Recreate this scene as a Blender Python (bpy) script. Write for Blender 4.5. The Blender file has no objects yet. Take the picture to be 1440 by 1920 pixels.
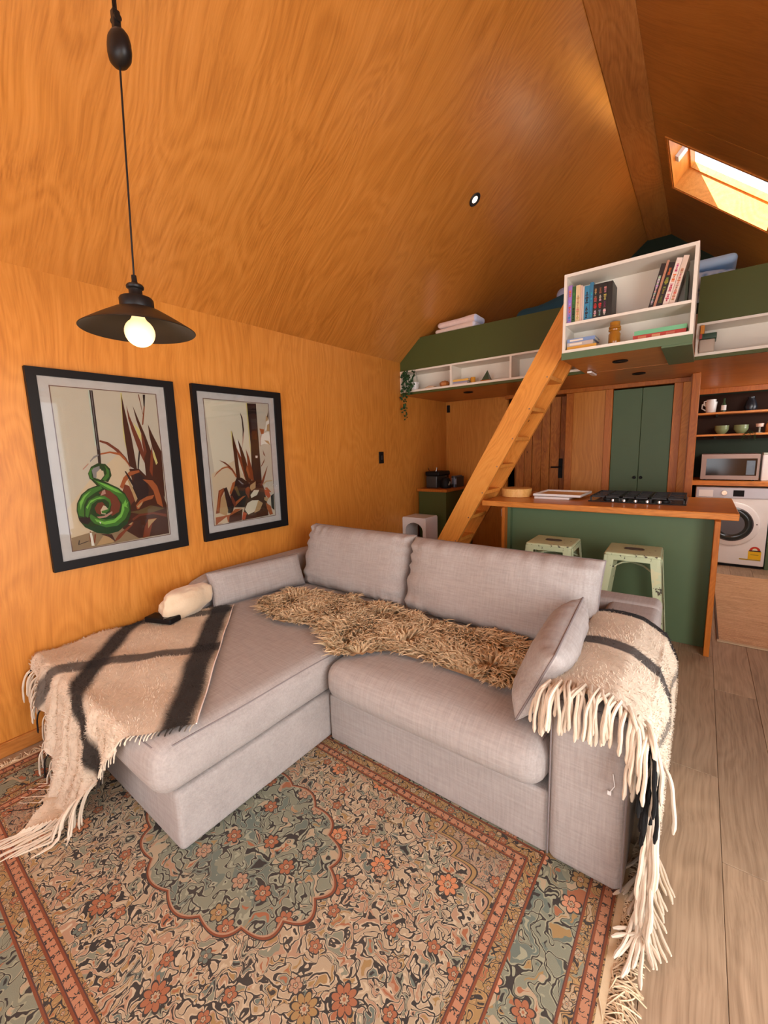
import bpy, bmesh, math, random
from mathutils import Vector, Matrix, noise as mnoise
random.seed(7)
R_ = random.random
def U(a, b): return a + (b - a) * random.random()
scene = bpy.context.scene
COL = scene.collection

# ------------------------------------------------------------------ camera
cam_d = bpy.data.cameras.new('camera')
cam = bpy.data.objects.new('camera', cam_d); COL.objects.link(cam)
cam_d.sensor_fit = 'VERTICAL'; cam_d.sensor_height = 36.0
cam_d.lens = 784.07 * 36.0 / 1920.0
cam_d.clip_start = 0.02; cam_d.clip_end = 100
RC = ((0.79903452, 0.60063621, -0.02792809), (0.06698176, -0.13507275, -0.98856907), (-0.5975427, 0.78803014, -0.14815946))
m = Matrix(((RC[0][0], -RC[1][0], -RC[2][0], 0.0), (RC[0][1], -RC[1][1], -RC[2][1], 0.0), (RC[0][2], -RC[1][2], -RC[2][2], 1.38), (0, 0, 0, 1)))
cam.matrix_world = m
scene.camera = cam

# ------------------------------------------------------------------ world, sun, daylight, exposure
world = bpy.data.worlds.new('world'); scene.world = world; world.use_nodes = True
bg = world.node_tree.nodes['Background']
bg.inputs['Color'].default_value = (0.80, 0.88, 1.0, 1); bg.inputs['Strength'].default_value = 3.2
sun_d = bpy.data.lights.new('sun', 'SUN'); sun_d.energy = 65.0; sun_d.angle = 0.01; sun_d.color = (1, 0.95, 0.86)
sun = bpy.data.objects.new('sun', sun_d); COL.objects.link(sun)
sun.rotation_euler = Vector((0.35, 0.5, -0.79)).to_track_quat('-Z', 'Y').to_euler()
def area(name, loc, direction, sx, sy, power, color=(1, 0.97, 0.93)):
    d = bpy.data.lights.new(name, 'AREA'); d.shape = 'RECTANGLE'; d.size = sx; d.size_y = sy; d.energy = power; d.color = color
    o = bpy.data.objects.new(name, d); COL.objects.link(o); o.location = loc
    o.rotation_euler = Vector(direction).to_track_quat('-Z', 'Z').to_euler(); return o
area('daylight_glass_doors', (1.50, 0.40, 1.12), (-1, 0, 0), 2.9, 2.0, 150, (1.0, 0.96, 0.92))
area('daylight_front_window', (-0.8, -1.74, 1.35), (0, 1, 0.05), 2.6, 1.6, 38, (1.0, 0.95, 0.90))
area('kitchen_side_fill', (1.50, 5.75, 1.45), (-1, 0, 0), 0.8, 0.9, 16, (1.0, 0.96, 0.92))  # unseen window light added for the kitchen, set clear of the picture reflections
area('kitchen_fill_light', (0.85, 4.55, 1.90), (-0.35, 0.75, -1.0), 0.35, 0.35, 22, (1.0, 0.90, 0.78))  # added out-of-view fill that brightens the washing machine and kitchen front
scene.view_settings.view_transform = 'Standard'; scene.view_settings.look = 'None'
scene.view_settings.gamma = 1.0; scene.view_settings.use_curve_mapping = False
scene.view_settings.exposure = -0.18

# ------------------------------------------------------------------ node helpers and materials
class NT:
    def __init__(s, name):
        s.m = bpy.data.materials.new(name); s.m.use_nodes = True; s.t = s.m.node_tree
        s.b = s.t.nodes['Principled BSDF']; s.o = s.t.nodes['Material Output']
        s.tc = s.t.nodes.new('ShaderNodeTexCoord')
        s.co = s.tc.outputs['Object']
    def set(s, sock, v):
        if isinstance(v, bpy.types.NodeSocket): s.t.links.new(v, sock)
        elif isinstance(v, tuple) and len(v) == 3 and sock.type == 'RGBA': sock.default_value = (*v, 1)
        else: sock.default_value = v
    def n(s, typ, props=None, **inp):
        nd = s.t.nodes.new(typ)
        for k, v in (props or {}).items(): setattr(nd, k, v)
        for k, v in inp.items():
            k2 = k.replace('_', ' ')
            s.set(nd.inputs[int(k[1:])] if k[0] == 'i' and k[1:].isdigit() else nd.inputs[k2], v)
        return nd
    def math(s, op, a, b=0.0, clamp=False):
        return s.n('ShaderNodeMath', {'operation': op, 'use_clamp': clamp}, i0=a, i1=b).outputs[0]
    def vmath(s, op, a, b=(0, 0, 0)):
        nd = s.n('ShaderNodeVectorMath', {'operation': op}, i0=a, i1=b)
        return nd.outputs['Value'] if op in ('LENGTH', 'DOT_PRODUCT', 'DISTANCE') else nd.outputs[0]
    def scale(s, v, xyz, rot=(0, 0, 0), loc=(0, 0, 0)):
        return s.n('ShaderNodeMapping', None, Vector=v, Scale=xyz, Rotation=rot, Location=loc).outputs[0]
    def noise(s, v, scale, detail=2.0, rough=0.5, dist=0.0, out='Fac'):
        return s.n('ShaderNodeTexNoise', None, Vector=v, Scale=scale, Detail=detail, Roughness=rough, Distortion=dist).outputs[out]
    def mix(s, f, a, b, mode='MIX'):
        nd = s.n('ShaderNodeMix', {'data_type': 'RGBA', 'blend_type': mode})
        s.set(nd.inputs[0], f); s.set(nd.inputs[6], a); s.set(nd.inputs[7], b); return nd.outputs[2]
    def ramp(s, f, stops, interp='LINEAR'):
        nd = s.t.nodes.new('ShaderNodeValToRGB'); r = nd.color_ramp; r.interpolation = interp
        while len(r.elements) < len(stops): r.elements.new(0.5)
        for e, (p, c) in zip(r.elements, stops): e.position = p; e.color = (*c, 1) if len(c) == 3 else c
        s.set(nd.inputs[0], f); return nd.outputs[0]
    def sep(s, v): return s.n('ShaderNodeSeparateXYZ', None, Vector=v).outputs
    def comb(s, x, y, z): return s.n('ShaderNodeCombineXYZ', None, X=x, Y=y, Z=z).outputs[0]
    def bump(s, h, strength=0.3, dist=0.01):
        nd = s.n('ShaderNodeBump', None, Height=h, Strength=strength, Distance=dist); s.set(s.b.inputs['Normal'], nd.outputs[0]); return nd.outputs[0]
    def fin(s, color, rough=0.5, metal=0.0, spec=0.5, coat=0.0):
        s.set(s.b.inputs['Base Color'], color); s.set(s.b.inputs['Roughness'], rough); s.b.inputs['Metallic'].default_value = metal
        s.b.inputs['Specular IOR Level'].default_value = spec; s.b.inputs['Coat Weight'].default_value = coat
        return s.m
_rgb = {}
def plain(c, rough=0.5, metal=0.0, var=0.06, spec=0.5, bumpy=0.0, name=None):
    key = (c, rough, metal, var, spec, bumpy)
    if key in _rgb: return _rgb[key]
    s = NT(name or 'paint')
    f = s.noise(s.co, 9.0, 3.0)
    a = tuple(x * (1 - var) for x in c); b = tuple(min(1, x * (1 + var)) for x in c)
    col = s.mix(f, a, b)
    if bumpy: s.bump(s.noise(s.co, 180.0, 2.0), bumpy, 0.002)
    _rgb[key] = s.fin(col, rough, metal, spec); return _rgb[key]
def rough_(s, v): s.b.inputs['Roughness'].default_value = v
def wood(name, dark, mid, light, axis='Z', ring=9.0, fine=0.5, rough=0.38, rot=(0, 0, 0), rnd=False, knots=0.0, coat=0.0, low=1.0, strength=1.0):
    s = NT(name); v = s.co
    if rnd:
        oi = s.t.nodes.new('ShaderNodeObjectInfo')
        off = s.math('MULTIPLY', oi.outputs['Random'], 37.0)
        v = s.vmath('ADD', v, s.comb(off, off, off))
    v = s.scale(v, (1, 1, 1), rot)
    wn_ = s.vmath('SUBTRACT', s.noise(v, 1.1 * low, 2.0, 0.5, 0.0, 'Color'), (0.5, 0.5, 0.5))
    v = s.vmath('ADD', v, s.n('ShaderNodeVectorMath', {'operation': 'SCALE'}, i0=wn_, Scale=(0.05 if name == 'oak_look_plank' else 0.22 / low)).outputs[0])
    st = {'Z': (1, 1, 0.20), 'X': (0.20, 1, 1), 'Y': (1, 0.20, 1)}[axis]
    st2 = {'Z': (1, 1, 0.02), 'X': (0.02, 1, 1), 'Y': (1, 0.02, 1)}[axis]
    g = s.scale(v, st)
    n1 = s.noise(g, 2.2 * low, 1.6, 0.45, 0.35)
    rings = s.math('MULTIPLY', s.math('ADD', s.math('SINE', s.math('MULTIPLY', n1, ring * 9.5)), 1.0), 0.5)
    n2 = s.noise(s.scale(v, st2), 120.0, 4.0, 0.6)
    n3 = s.noise(v, 1.3, 2.0)
    n4 = s.noise(s.scale(v, {'Z': (1, 1, .05), 'X': (.05, 1, 1), 'Y': (1, .05, 1)}[axis]), 30.0, 5.0, 0.65)
    sharp = s.math('POWER', rings, 5.0)
    c_ = lambda x, k: s.math('MULTIPLY', s.math('SUBTRACT', x, 0.5), k)
    f = s.math('ADD', c_(n2, fine * 1.1), 0.5); f = s.math('ADD', f, c_(n3, 0.30)); f = s.math('ADD', f, c_(n4, 0.42)); f = s.math('ADD', f, c_(rings, 0.20 * strength))
    f = s.math('SUBTRACT', f, s.math('MULTIPLY', sharp, 0.20 * strength))
    col = s.ramp(f, [(0.22, dark), (0.48, mid), (0.74, light)])
    if rnd:
        hv = s.n('ShaderNodeHueSaturation', None, Color=col, Value=s.math('ADD', s.math('MULTIPLY', oi.outputs['Random'], 0.26), 0.87)); col = hv.outputs[0]
    if knots:
        kv = s.scale(v, {'Z': (1, 1, 0.45), 'X': (0.45, 1, 1), 'Y': (1, 0.45, 1)}[axis])
        vo = s.n('ShaderNodeTexVoronoi', None, Vector=kv, Scale=7.0, Randomness=1.0)
        cr = s.n('ShaderNodeSeparateColor', None, Color=vo.outputs['Color']).outputs[0]
        kf = s.math('LESS_THAN', vo.outputs['Distance'], s.math('MULTIPLY', s.math('SUBTRACT', cr, 0.5), knots))
        hal = s.ramp(vo.outputs['Distance'], [(0.0, (1, 1, 1)), (0.25, (0, 0, 0))])
        hsel = s.math('MULTIPLY', hal, s.math('GREATER_THAN', cr, 0.6))
        col = s.mix(s.math('MULTIPLY', hsel, 0.45), col, dark)
        col = s.mix(s.math('MULTIPLY', kf, 0.85), col, tuple(x * 0.25 for x in dark))
    s.bump(n2, 0.06, 0.002)
    s.b.inputs['Coat Roughness'].default_value = 0.24
    return s.fin(col, rough, 0.0, 0.5 if 'slope' in name else 0.3, coat)
PLY_D, PLY_M, PLY_L = (0.41, 0.140, 0.018), (0.54, 0.205, 0.031), (0.63, 0.260, 0.052)
M = {}
M['ply'] = wood('plywood_vertical', PLY_D, PLY_M, PLY_L, 'Z', 10, 0.5, 0.42)
M['ply_left'] = wood('plywood_left_slope', (0.35, 0.115, 0.014), (0.51, 0.190, 0.030), (0.61, 0.245, 0.050), 'X', 11, 0.5, 0.30, rot=(0, math.radians(40.5), 0), strength=1.1, coat=0.7)
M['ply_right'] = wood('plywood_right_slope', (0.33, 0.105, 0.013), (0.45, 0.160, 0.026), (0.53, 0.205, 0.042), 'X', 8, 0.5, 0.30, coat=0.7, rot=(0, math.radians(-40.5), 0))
M['ply_y'] = wood('plywood_lengthwise', (0.30, 0.10, 0.02), (0.46, 0.17, 0.036), (0.56, 0.235, 0.06), 'Y', 10, 0.5, 0.34)
M['soffit'] = wood('plywood_soffit', (0.30, 0.10, 0.02), (0.45, 0.165, 0.035), (0.55, 0.23, 0.055), 'X', 9, 0.5, 0.32)
M['pine'] = wood('pine', (0.56, 0.20, 0.028), (0.74, 0.30, 0.050), (0.80, 0.36, 0.075), 'X', 7, 0.4, 0.45, rot=(0, math.radians(60.3), 0), knots=0.16, low=2.0)
M['counter'] = wood('counter_timber', (0.38, 0.12, 0.02), (0.62, 0.22, 0.038), (0.74, 0.31, 0.065), 'X', 6, 0.5, 0.33, knots=0.13, low=3)
M['rimu'] = wood('reddish_timber', (0.32, 0.082, 0.008), (0.44, 0.130, 0.014), (0.53, 0.180, 0.024), 'Z', 8, 0.4, 0.4, rnd=True, knots=0.16, low=3)
M['board'] = wood('door_board', (0.22, 0.06, 0.012), (0.40, 0.135, 0.024), (0.52, 0.20, 0.038), 'Z', 8, 0.5, 0.4, rnd=True, knots=0.24, low=3)
M['floor'] = wood('oak_look_plank', (0.20, 0.132, 0.080), (0.335, 0.232, 0.146), (0.43, 0.305, 0.198), 'Y', 5, 0.7, 0.42, rnd=True, knots=0.05, low=2.0, strength=0.7)
M['bamboo'] = wood('bamboo', (0.38, 0.21, 0.10), (0.60, 0.37, 0.20), (0.74, 0.50, 0.30), 'X', 6, 0.5, 0.55, low=6)
M['bamboo_pale'] = wood('pale_bamboo', (0.66, 0.33, 0.08), (0.82, 0.47, 0.14), (0.88, 0.57, 0.22), 'Z', 6, 0.4, 0.45, low=6)
def painted(name, c, rough=0.5):
    s = NT(name); f = s.noise(s.co, 5.0, 3.0); f2 = s.noise(s.co, 260.0, 2.0)
    s.bump(f2, 0.06, 0.001)
    return s.fin(s.mix(f, tuple(x * .93 for x in c), tuple(x * 1.07 for x in c)), rough, 0.0, 0.3)
M['green'] = painted('green_paint', (0.090, 0.138, 0.066), 0.5)
M['green_dk'] = painted('dark_green_paint', (0.066, 0.078, 0.018), 0.5)
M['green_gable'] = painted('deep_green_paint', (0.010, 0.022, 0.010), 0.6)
M['white'] = painted('white_paint', (0.74, 0.68, 0.58), 0.45)
M['black'] = plain((0.007, 0.006, 0.006), 0.5, spec=0.15)
M['black_matt'] = plain((0.016, 0.014, 0.013), 0.55)
M['chrome'] = plain((0.75, 0.74, 0.72), 0.18, 1.0)
M['steel'] = plain((0.30, 0.215, 0.18), 0.42, 0.7)
M['enamel'] = plain((0.80, 0.79, 0.77), 0.25)
def fabric():
    s = NT('grey_linen')
    v = s.co
    wx = s.n('ShaderNodeTexWave', {'wave_type': 'BANDS', 'bands_direction': 'X'}, Vector=v, Scale=160.0, Distortion=1.5, Detail=1.0).outputs['Fac']
    wz = s.n('ShaderNodeTexWave', {'wave_type': 'BANDS', 'bands_direction': 'DIAGONAL'}, Vector=v, Scale=150.0, Distortion=1.5, Detail=1.0).outputs['Fac']
    st = s.noise(s.scale(v, (1, 14, 14)), 9.0, 3.0, 0.7); st2 = s.noise(s.scale(v, (14, 1, 1)), 9.0, 3.0, 0.7)
    f = s.math('ADD', s.math('MULTIPLY', st, 0.5), s.math('MULTIPLY', st2, 0.5))
    col = s.ramp(f, [(0.3, (0.285, 0.250, 0.228)), (0.5, (0.355, 0.315, 0.290)), (0.7, (0.42, 0.375, 0.345))])
    w = s.math('MULTIPLY', s.math('ADD', wx, wz), 0.5)
    w2 = s.math('ADD', s.math('MULTIPLY', w, 0.5), s.math('MULTIPLY', s.noise(v, 7.0, 2.0), 2.2))
    s.bump(w2, 0.25, 0.006)
    s.b.inputs['Sheen Weight'].default_value = 0.1
    return s.fin(col, 0.9, 0.0, 0.2)
M['fabric'] = fabric()
M['piping'] = plain((0.20, 0.17, 0.165), 0.9, name='piping_cloth')
def attr_mat(name, attr='tint', rough=0.9, sheen=0.3, nscale=40.0, var=0.15):
    s = NT(name)
    a = s.t.nodes.new('ShaderNodeAttribute'); a.attribute_name = attr
    f = s.noise(s.co, nscale, 3.0)
    hv = s.n('ShaderNodeHueSaturation', None, Color=a.outputs['Color'], Value=s.math('ADD', s.math('MULTIPLY', f, 2 * var), 1 - var))
    s.bump(s.noise(s.co, 220.0, 3.0), 0.3, 0.002)
    s.b.inputs['Sheen Weight'].default_value = sheen
    return s.fin(hv.outputs[0], rough, 0.0, 0.15)
M['fur'] = attr_mat('sheep_fur', rough=0.75, sheen=0.05)
M['wool'] = attr_mat('brushed_wool', rough=0.95, sheen=0.06)
M['print'] = attr_mat('art_print', rough=0.5, sheen=0.0, nscale=8, var=0.05)
M['leaf'] = attr_mat('leaf_green', rough=0.5, sheen=0.0)

# ------------------------------------------------------------------ mesh builder
WL = {}
def wloc(o):
    v = Vector((0, 0, 0))
    while o is not None: v += WL.get(o.name, Vector((0, 0, 0))); o = o.parent
    return v
class MB:
    def __init__(s): s.v = []; s.f = []; s.c = []; s.cur = None
    def add(s, vs, fs, col=None):
        b = len(s.v); s.v += [tuple(v) for v in vs]; s.f += [tuple(i + b for i in f) for f in fs]
        s.c += [col or s.cur or (1, 1, 1)] * len(vs); return s
    def box(s, x0, x1, y0, y1, z0, z1, bev=0.0):
        if bev <= 0:
            return s.add([(x0, y0, z0), (x1, y0, z0), (x1, y1, z0), (x0, y1, z0), (x0, y0, z1), (x1, y0, z1), (x1, y1, z1), (x0, y1, z1)],
                         [(0, 3, 2, 1), (4, 5, 6, 7), (0, 1, 5, 4), (1, 2, 6, 5), (2, 3, 7, 6), (3, 0, 4, 7)])
        b = min(bev, (x1 - x0) * .49, (y1 - y0) * .49, (z1 - z0) * .49)
        vs = []; idx = {}
        for i, x in enumerate((x0, x1)):
            for j, y in enumerate((y0, y1)):
                for k, z in enumerate((z0, z1)):
                    sx, sy, sz = (b, -b)[i], (b, -b)[j], (b, -b)[k]
                    idx[i, j, k, 0] = len(vs); vs.append((x, y + sy, z + sz))
                    idx[i, j, k, 1] = len(vs); vs.append((x + sx, y, z + sz))
                    idx[i, j, k, 2] = len(vs); vs.append((x + sx, y + sy, z))
        fs = []
        q = [(0, 0), (1, 0), (1, 1), (0, 1)]
        for a in (0, 1):
            fs.append([idx[a, j, k, 0] for j, k in (q if a else q[::-1])])
            fs.append([idx[i, a, k, 1] for i, k in (q[::-1] if a else q)])
            fs.append([idx[i, j, a, 2] for i, j in (q if a else q[::-1])])
        def quad(a, b_, c, d): fs.append([a, b_, c, d])
        for a in (0, 1):
            for b2 in (0, 1):
                quad(idx[a, b2, 0, 0], idx[a, b2, 1, 0], idx[a, b2, 1, 1], idx[a, b2, 0, 1])
                quad(idx[a, 0, b2, 0], idx[a, 1, b2, 0], idx[a, 1, b2, 2], idx[a, 0, b2, 2])
                quad(idx[0, a, b2, 1], idx[1, a, b2, 1], idx[1, a, b2, 2], idx[0, a, b2, 2])
                for c in (0, 1): fs.append([idx[a, b2, c, 0], idx[a, b2, c, 1], idx[a, b2, c, 2]])
        return s.add(vs, fs)
    def prism(s, pts, axis, a, b):
        """pts: 2-D outline; extruded along axis between a and b."""
        def mk(p, t):
            if axis == 'x': return (t, p[0], p[1])
            if axis == 'y': return (p[0], t, p[1])
            return (p[0], p[1], t)
        n = len(pts); vs = [mk(p, a) for p in pts] + [mk(p, b) for p in pts]
        fs = [tuple(range(n))[::-1], tuple(range(n, 2 * n))] + [(i, (i + 1) % n, n + (i + 1) % n, n + i) for i in range(n)]
        return s.add(vs, fs)
    def tube(s, pts, r, n=8, caps=True, col=None):
        P = [Vector(p) for p in pts]; k = len(P); vs = []; fs = []
        rr = r if isinstance(r, (list, tuple)) else [r] * k
        t0 = (P[1] - P[0]).normalized(); up = Vector((0, 0, 1)) if abs(t0.z) < 0.9 else Vector((1, 0, 0))
        a = t0.cross(up).normalized()
        for i, p in enumerate(P):
            t = (P[min(i + 1, k - 1)] - P[max(i - 1, 0)])
            if t.length < 1e-9: t = t0
            t.normalize(); a = (a - t * a.dot(t))
            if a.length < 1e-6: a = t.orthogonal()
            a.normalize(); b = t.cross(a)
            for j in range(n):
                an = 2 * math.pi * j / n; vs.append(p + (a * math.cos(an) + b * math.sin(an)) * rr[i])
        for i in range(k - 1):
            for j in range(n):
                fs.append((i * n + j, i * n + (j + 1) % n, (i + 1) * n + (j + 1) % n, (i + 1) * n + j))
        if caps: fs.append(tuple(range(n))[::-1]); fs.append(tuple((k - 1) * n + j for j in range(n)))
        return s.add(vs, fs, col)
    def loop(s, pts, r, n=6):
        P = [Vector(p) for p in pts]; k = len(P); vs = []; fs = []
        for i, p in enumerate(P):
            t = (P[(i + 1) % k] - P[i - 1]).normalized(); c = Vector((0, 0, 1)) if abs(t.z) < .9 else Vector((1, 0, 0))
            a = t.cross(c).normalized(); b = t.cross(a)
            for j in range(n):
                an = 2 * math.pi * j / n; vs.append(p + (a * math.cos(an) + b * math.sin(an)) * r)
        for i in range(k):
            for j in range(n):
                i2 = (i + 1) % k; fs.append((i * n + j, i * n + (j + 1) % n, i2 * n + (j + 1) % n, i2 * n + j))
        return s.add(vs, fs)
    def lathe(s, prof, n=32, c=(0, 0, 0), axis='z', close=False):
        vs = []; fs = []; k = len(prof)
        for r, h in prof:
            for j in range(n):
                an = 2 * math.pi * j / n; x, y = r * math.cos(an), r * math.sin(an)
                p = (x, y, h) if axis == 'z' else ((x, h, y) if axis == 'y' else (h, x, y))
                vs.append((p[0] + c[0], p[1] + c[1], p[2] + c[2]))
        for i in range(k - 1 + (1 if close else 0)):
            i2 = (i + 1) % k
            for j in range(n): fs.append((i * n + j, i * n + (j + 1) % n, i2 * n + (j + 1) % n, i2 * n + j))
        if not close:
            if prof[0][0] > 1e-5: fs.append(tuple(range(n))[::-1])
            if prof[-1][0] > 1e-5: fs.append(tuple((k - 1) * n + j for j in range(n)))
        return s.add(vs, fs)
    def rbox(s, x0, x1, y0, y1, z0, z1, r, n=8, fn=None):
        """rounded box from a subdivided cube; fn(p, u) may displace."""
        c = Vector(((x0 + x1) / 2, (y0 + y1) / 2, (z0 + z1) / 2)); h = Vector(((x1 - x0) / 2, (y1 - y0) / 2, (z1 - z0) / 2))
        r = min(r, h.x, h.y, h.z); seen = {}; vs = []; fs = []
        def g(hh):
            e = [-1 + 2 * 0.0]; out = []
            k = 3
            for i in range(k): out.append(-hh + r * i / k)
            m_ = max(1, n)
            for i in range(m_ + 1): out.append(-(hh - r) + 2 * (hh - r) * i / m_)
            for i in range(1, k + 1): out.append(hh - r + r * i / k)
            res = [out[0]]
            for o in out[1:]:
                if o - res[-1] > 1e-6: res.append(o)
            return res
        G = [g(h.x), g(h.y), g(h.z)]
        def vert(p):
            key = (round(p.x, 5), round(p.y, 5), round(p.z, 5))
            if key in seen: return seen[key]
            q = Vector([max(-(h[i] - r), min(h[i] - r, p[i])) for i in range(3)]); d = p - q
            if d.length > 1e-9: d = d.normalized() * r
            w = q + d; u = Vector((w.x / h.x, w.y / h.y, w.z / h.z)); w = w + c
            if fn: w = fn(w, u)
            seen[key] = len(vs); vs.append(w); return seen[key]
        for ax in range(3):
            a1, a2 = [(1, 2), (2, 0), (0, 1)][ax]
            for sg in (-1, 1):
                A, B = G[a1], G[a2]
                for i in range(len(A) - 1):
                    for j in range(len(B) - 1):
                        q = []
                        for aa, bb in ((A[i], B[j]), (A[i + 1], B[j]), (A[i + 1], B[j + 1]), (A[i], B[j + 1])):
                            p = Vector((0, 0, 0)); p[ax] = sg * h[ax]; p[a1] = aa; p[a2] = bb; q.append(vert(p))
                        if sg < 0: q.reverse()
                        if len(set(q)) > 2: fs.append(tuple(dict.fromkeys(q)))
        return s.add(vs, fs)
    def ribbon(s, pts, w, side, col=None, taper=True):
        side = Vector(side); k = len(pts); vs = []; fs = []
        for i, p in enumerate(pts):
            ww = w * (1 - (i / (k - 1)) ** 1.5 * 0.9) if taper else w
            p = Vector(p); vs += [p - side * ww * .5, p + side * ww * .5]
        for i in range(k - 1): fs.append((2 * i, 2 * i + 1, 2 * i + 3, 2 * i + 2))
        return s.add(vs, fs, col)
    def xform(s, fn): s.v = [tuple(fn(Vector(v))) for v in s.v]; return s
    def build(s, name, mat, parent=None, smooth=True, tint=False, angle=40):
        me = bpy.data.meshes.new(name)
        off = wloc(parent) if parent else Vector((0, 0, 0))
        me.from_pydata([(v[0] - off.x, v[1] - off.y, v[2] - off.z) for v in s.v], [], s.f)
        me.update()
        if tint:
            ca = me.color_attributes.new('tint', 'FLOAT_COLOR', 'POINT')
            ca.data.foreach_set('color', [x for c in s.c for x in (c[0], c[1], c[2], 1.0)])
        me.materials.append(mat)
        if smooth:
            me.polygons.foreach_set('use_smooth', [True] * len(me.polygons))
            try: me.set_sharp_from_angle(angle=math.radians(angle))
            except Exception: pass
        o = bpy.data.objects.new(name, me); COL.objects.link(o)
        if parent is not None: o.parent = parent
        return o
def tag(o, label=None, cat=None, group=None, kind=None):
    if label: o['label'] = label
    if cat: o['category'] = cat
    if group: o['group'] = group
    if kind: o['kind'] = kind
    return o
def thing(name, loc, label, cat, group=None):
    o = bpy.data.objects.new(name, None); COL.objects.link(o); o.location = loc; o.empty_display_size = 0.05
    WL[o.name] = Vector(loc); return tag(o, label, cat, group)
def struct(name, mb, mat, label=None, **k):
    o = mb.build(name, mat, **k); o['kind'] = 'structure'
    if label: o['label'] = label
    return o
def copy_tree(o, loc=None, rotz=None, label=None):
    c = o.copy(); COL.objects.link(c)
    if loc is not None: c.location = loc
    if rotz is not None: c.rotation_euler.z = rotz
    if label: c['label'] = label
    for ch in list(o.children):
        d = ch.copy(); COL.objects.link(d); d.parent = c
        for g in list(ch.children):
            e = g.copy(); COL.objects.link(e); e.parent = d
    return c
def box(x0, x1, y0, y1, z0, z1, bev=0.0): return MB().box(x0, x1, y0, y1, z0, z1, bev)

# ================================================================== STRUCTURE
XL, XR, YF, YB = -2.53, 1.37, -1.6, 6.40
EAVE, RIDGE, RX0, RX1 = 2.255, 3.82, -0.69, -0.475
TH = math.radians(40.5); CT, ST = math.cos(TH), math.sin(TH)
def Rp(s, y, d=0.0): return (RX1 + s * CT + d * ST, y, RIDGE - s * ST + d * CT)      # right slope: s down the slope, d outwards
def Lp(s, y, d=0.0): return (RX0 - s * CT - d * ST, y, RIDGE - s * ST + d * CT)
def slab(mb, P, s0, s1, y0, y1, d0, d1):
    vs = [P(s, y, d) for d in (d0, d1) for s, y in ((s0, y0), (s1, y0), (s1, y1), (s0, y1))]
    return mb.add(vs, [(0, 3, 2, 1), (4, 5, 6, 7), (0, 1, 5, 4), (1, 2, 6, 5), (2, 3, 7, 6), (3, 0, 4, 7)])
SL = (XR - RX1) / CT
struct('wall_left', box(XL - 0.06, XL, YF, YB, -0.02, EAVE + 0.02), M['ply'], 'orange varnished plywood wall with the two framed pictures', smooth=False)
struct('ceiling', slab(MB(), Lp, 0, (RX0 - XL) / CT, YF, YB, 0, 0.04), M['ply_left'], 'left varnished plywood slope of the pitched ceiling', smooth=False)
# right slope: two sheets, the far one cut open for the skylight
KS0, KS1, KY0, KY1 = 0.117, 1.06, 4.33, 5.15
right = slab(MB(), Rp, 0, SL, YF, 4.047, 0, 0.04)
r_ = struct('ceiling', right, M['ply_right'], 'right plywood slope, near sheet', smooth=False)
rb = MB()
slab(rb, Rp, 0, SL, 4.053, KY0, 0, 0.04); slab(rb, Rp, 0, SL, KY1, YB, 0, 0.04)
slab(rb, Rp, 0, KS0, KY0, KY1, 0, 0.04); slab(rb, Rp, KS1, SL, KY0, KY1, 0, 0.04)
slab(rb, Rp, 0, SL, 4.0, 4.1, 0.041, 0.06)
struct('ceiling', rb, M['ply_right'], 'right plywood slope around the skylight', smooth=False)
struct('trim_1', box(RX0 - 0.004, RX1 + 0.012, YF, YB, RIDGE - 0.014, RIDGE + 0.06, 0.002), M['ply_y'], 'flat plywood board closing the ridge of the ceiling', smooth=False)
# gable wall behind the loft, front wall behind the camera, right wall with glazed openings
gz = lambda x: RIDGE + 0.02 if RX0 <= x <= RX1 else (RIDGE + 0.02 - (RX0 - x) * ST / CT if x < RX0 else RIDGE + 0.02 - (x - RX1) * ST / CT)
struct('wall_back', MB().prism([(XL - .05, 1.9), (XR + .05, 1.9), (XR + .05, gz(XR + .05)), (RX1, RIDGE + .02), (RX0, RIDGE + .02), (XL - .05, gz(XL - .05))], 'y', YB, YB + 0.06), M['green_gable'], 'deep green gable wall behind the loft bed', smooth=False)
struct('wall_back', box(XL - 0.05, XR + .05, YB, YB + 0.06, -0.02, 1.9), plain((.030, .011, .005), .6, spec=.15, name='dark_stained_timber'), 'dark timber back wall of the kitchen', smooth=False)
fw = MB()
W0, W1, WZ0, WZ1 = -2.1, 0.5, 0.55, 2.15
fw.box(XL - .05, W0, YF - .08, YF, -0.02, 2.25); fw.box(W1, XR + .05, YF - .08, YF, -0.02, 2.25); fw.box(W0, W1, YF - .08, YF, -0.02, WZ0); fw.box(W0, W1, YF - .08, YF, WZ1, 2.25)
fw.prism([(XL - .05, 2.25), (XR + .05, 2.25), (RX1, RIDGE + .03), (RX0, RIDGE + .03)], 'y', YF - .08, YF)
struct('wall_front', fw, M['ply'], smooth=False)
rw = MB(); D0, D1 = -1.10, 1.88
rw.box(XR, XR + .08, YF, D0, -0.02, 2.28); rw.box(XR, XR + .08, D1, 5.35, -0.02, 2.28); rw.box(XR, XR + .08, D0, D1, 2.12, 2.28); rw.box(XR, XR + .08, D0, D1, -0.02, 0.06)
rw.box(XR, XR + .08, 5.35, 6.15, -0.02, 1.0); rw.box(XR, XR + .08, 5.35, 6.15, 1.9, 2.28); rw.box(XR, XR + .08, 6.15, YB, -0.02, 2.28)  # includes the out-of-view opening made for the added kitchen side light
struct('wall_right', rw, M['ply'], smooth=False)
fr = MB()
for y in (D0, -.13, .86, D1 - .05): fr.box(XR + .02, XR + .06, y, y + .05, 0.06, 2.12)
fr.box(XR + .02, XR + .06, D0, D1, 0.06, 0.12); fr.box(XR + .02, XR + .06, D0, D1, 2.06, 2.12)
struct('door_2', fr, M['white'], smooth=False)
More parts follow.
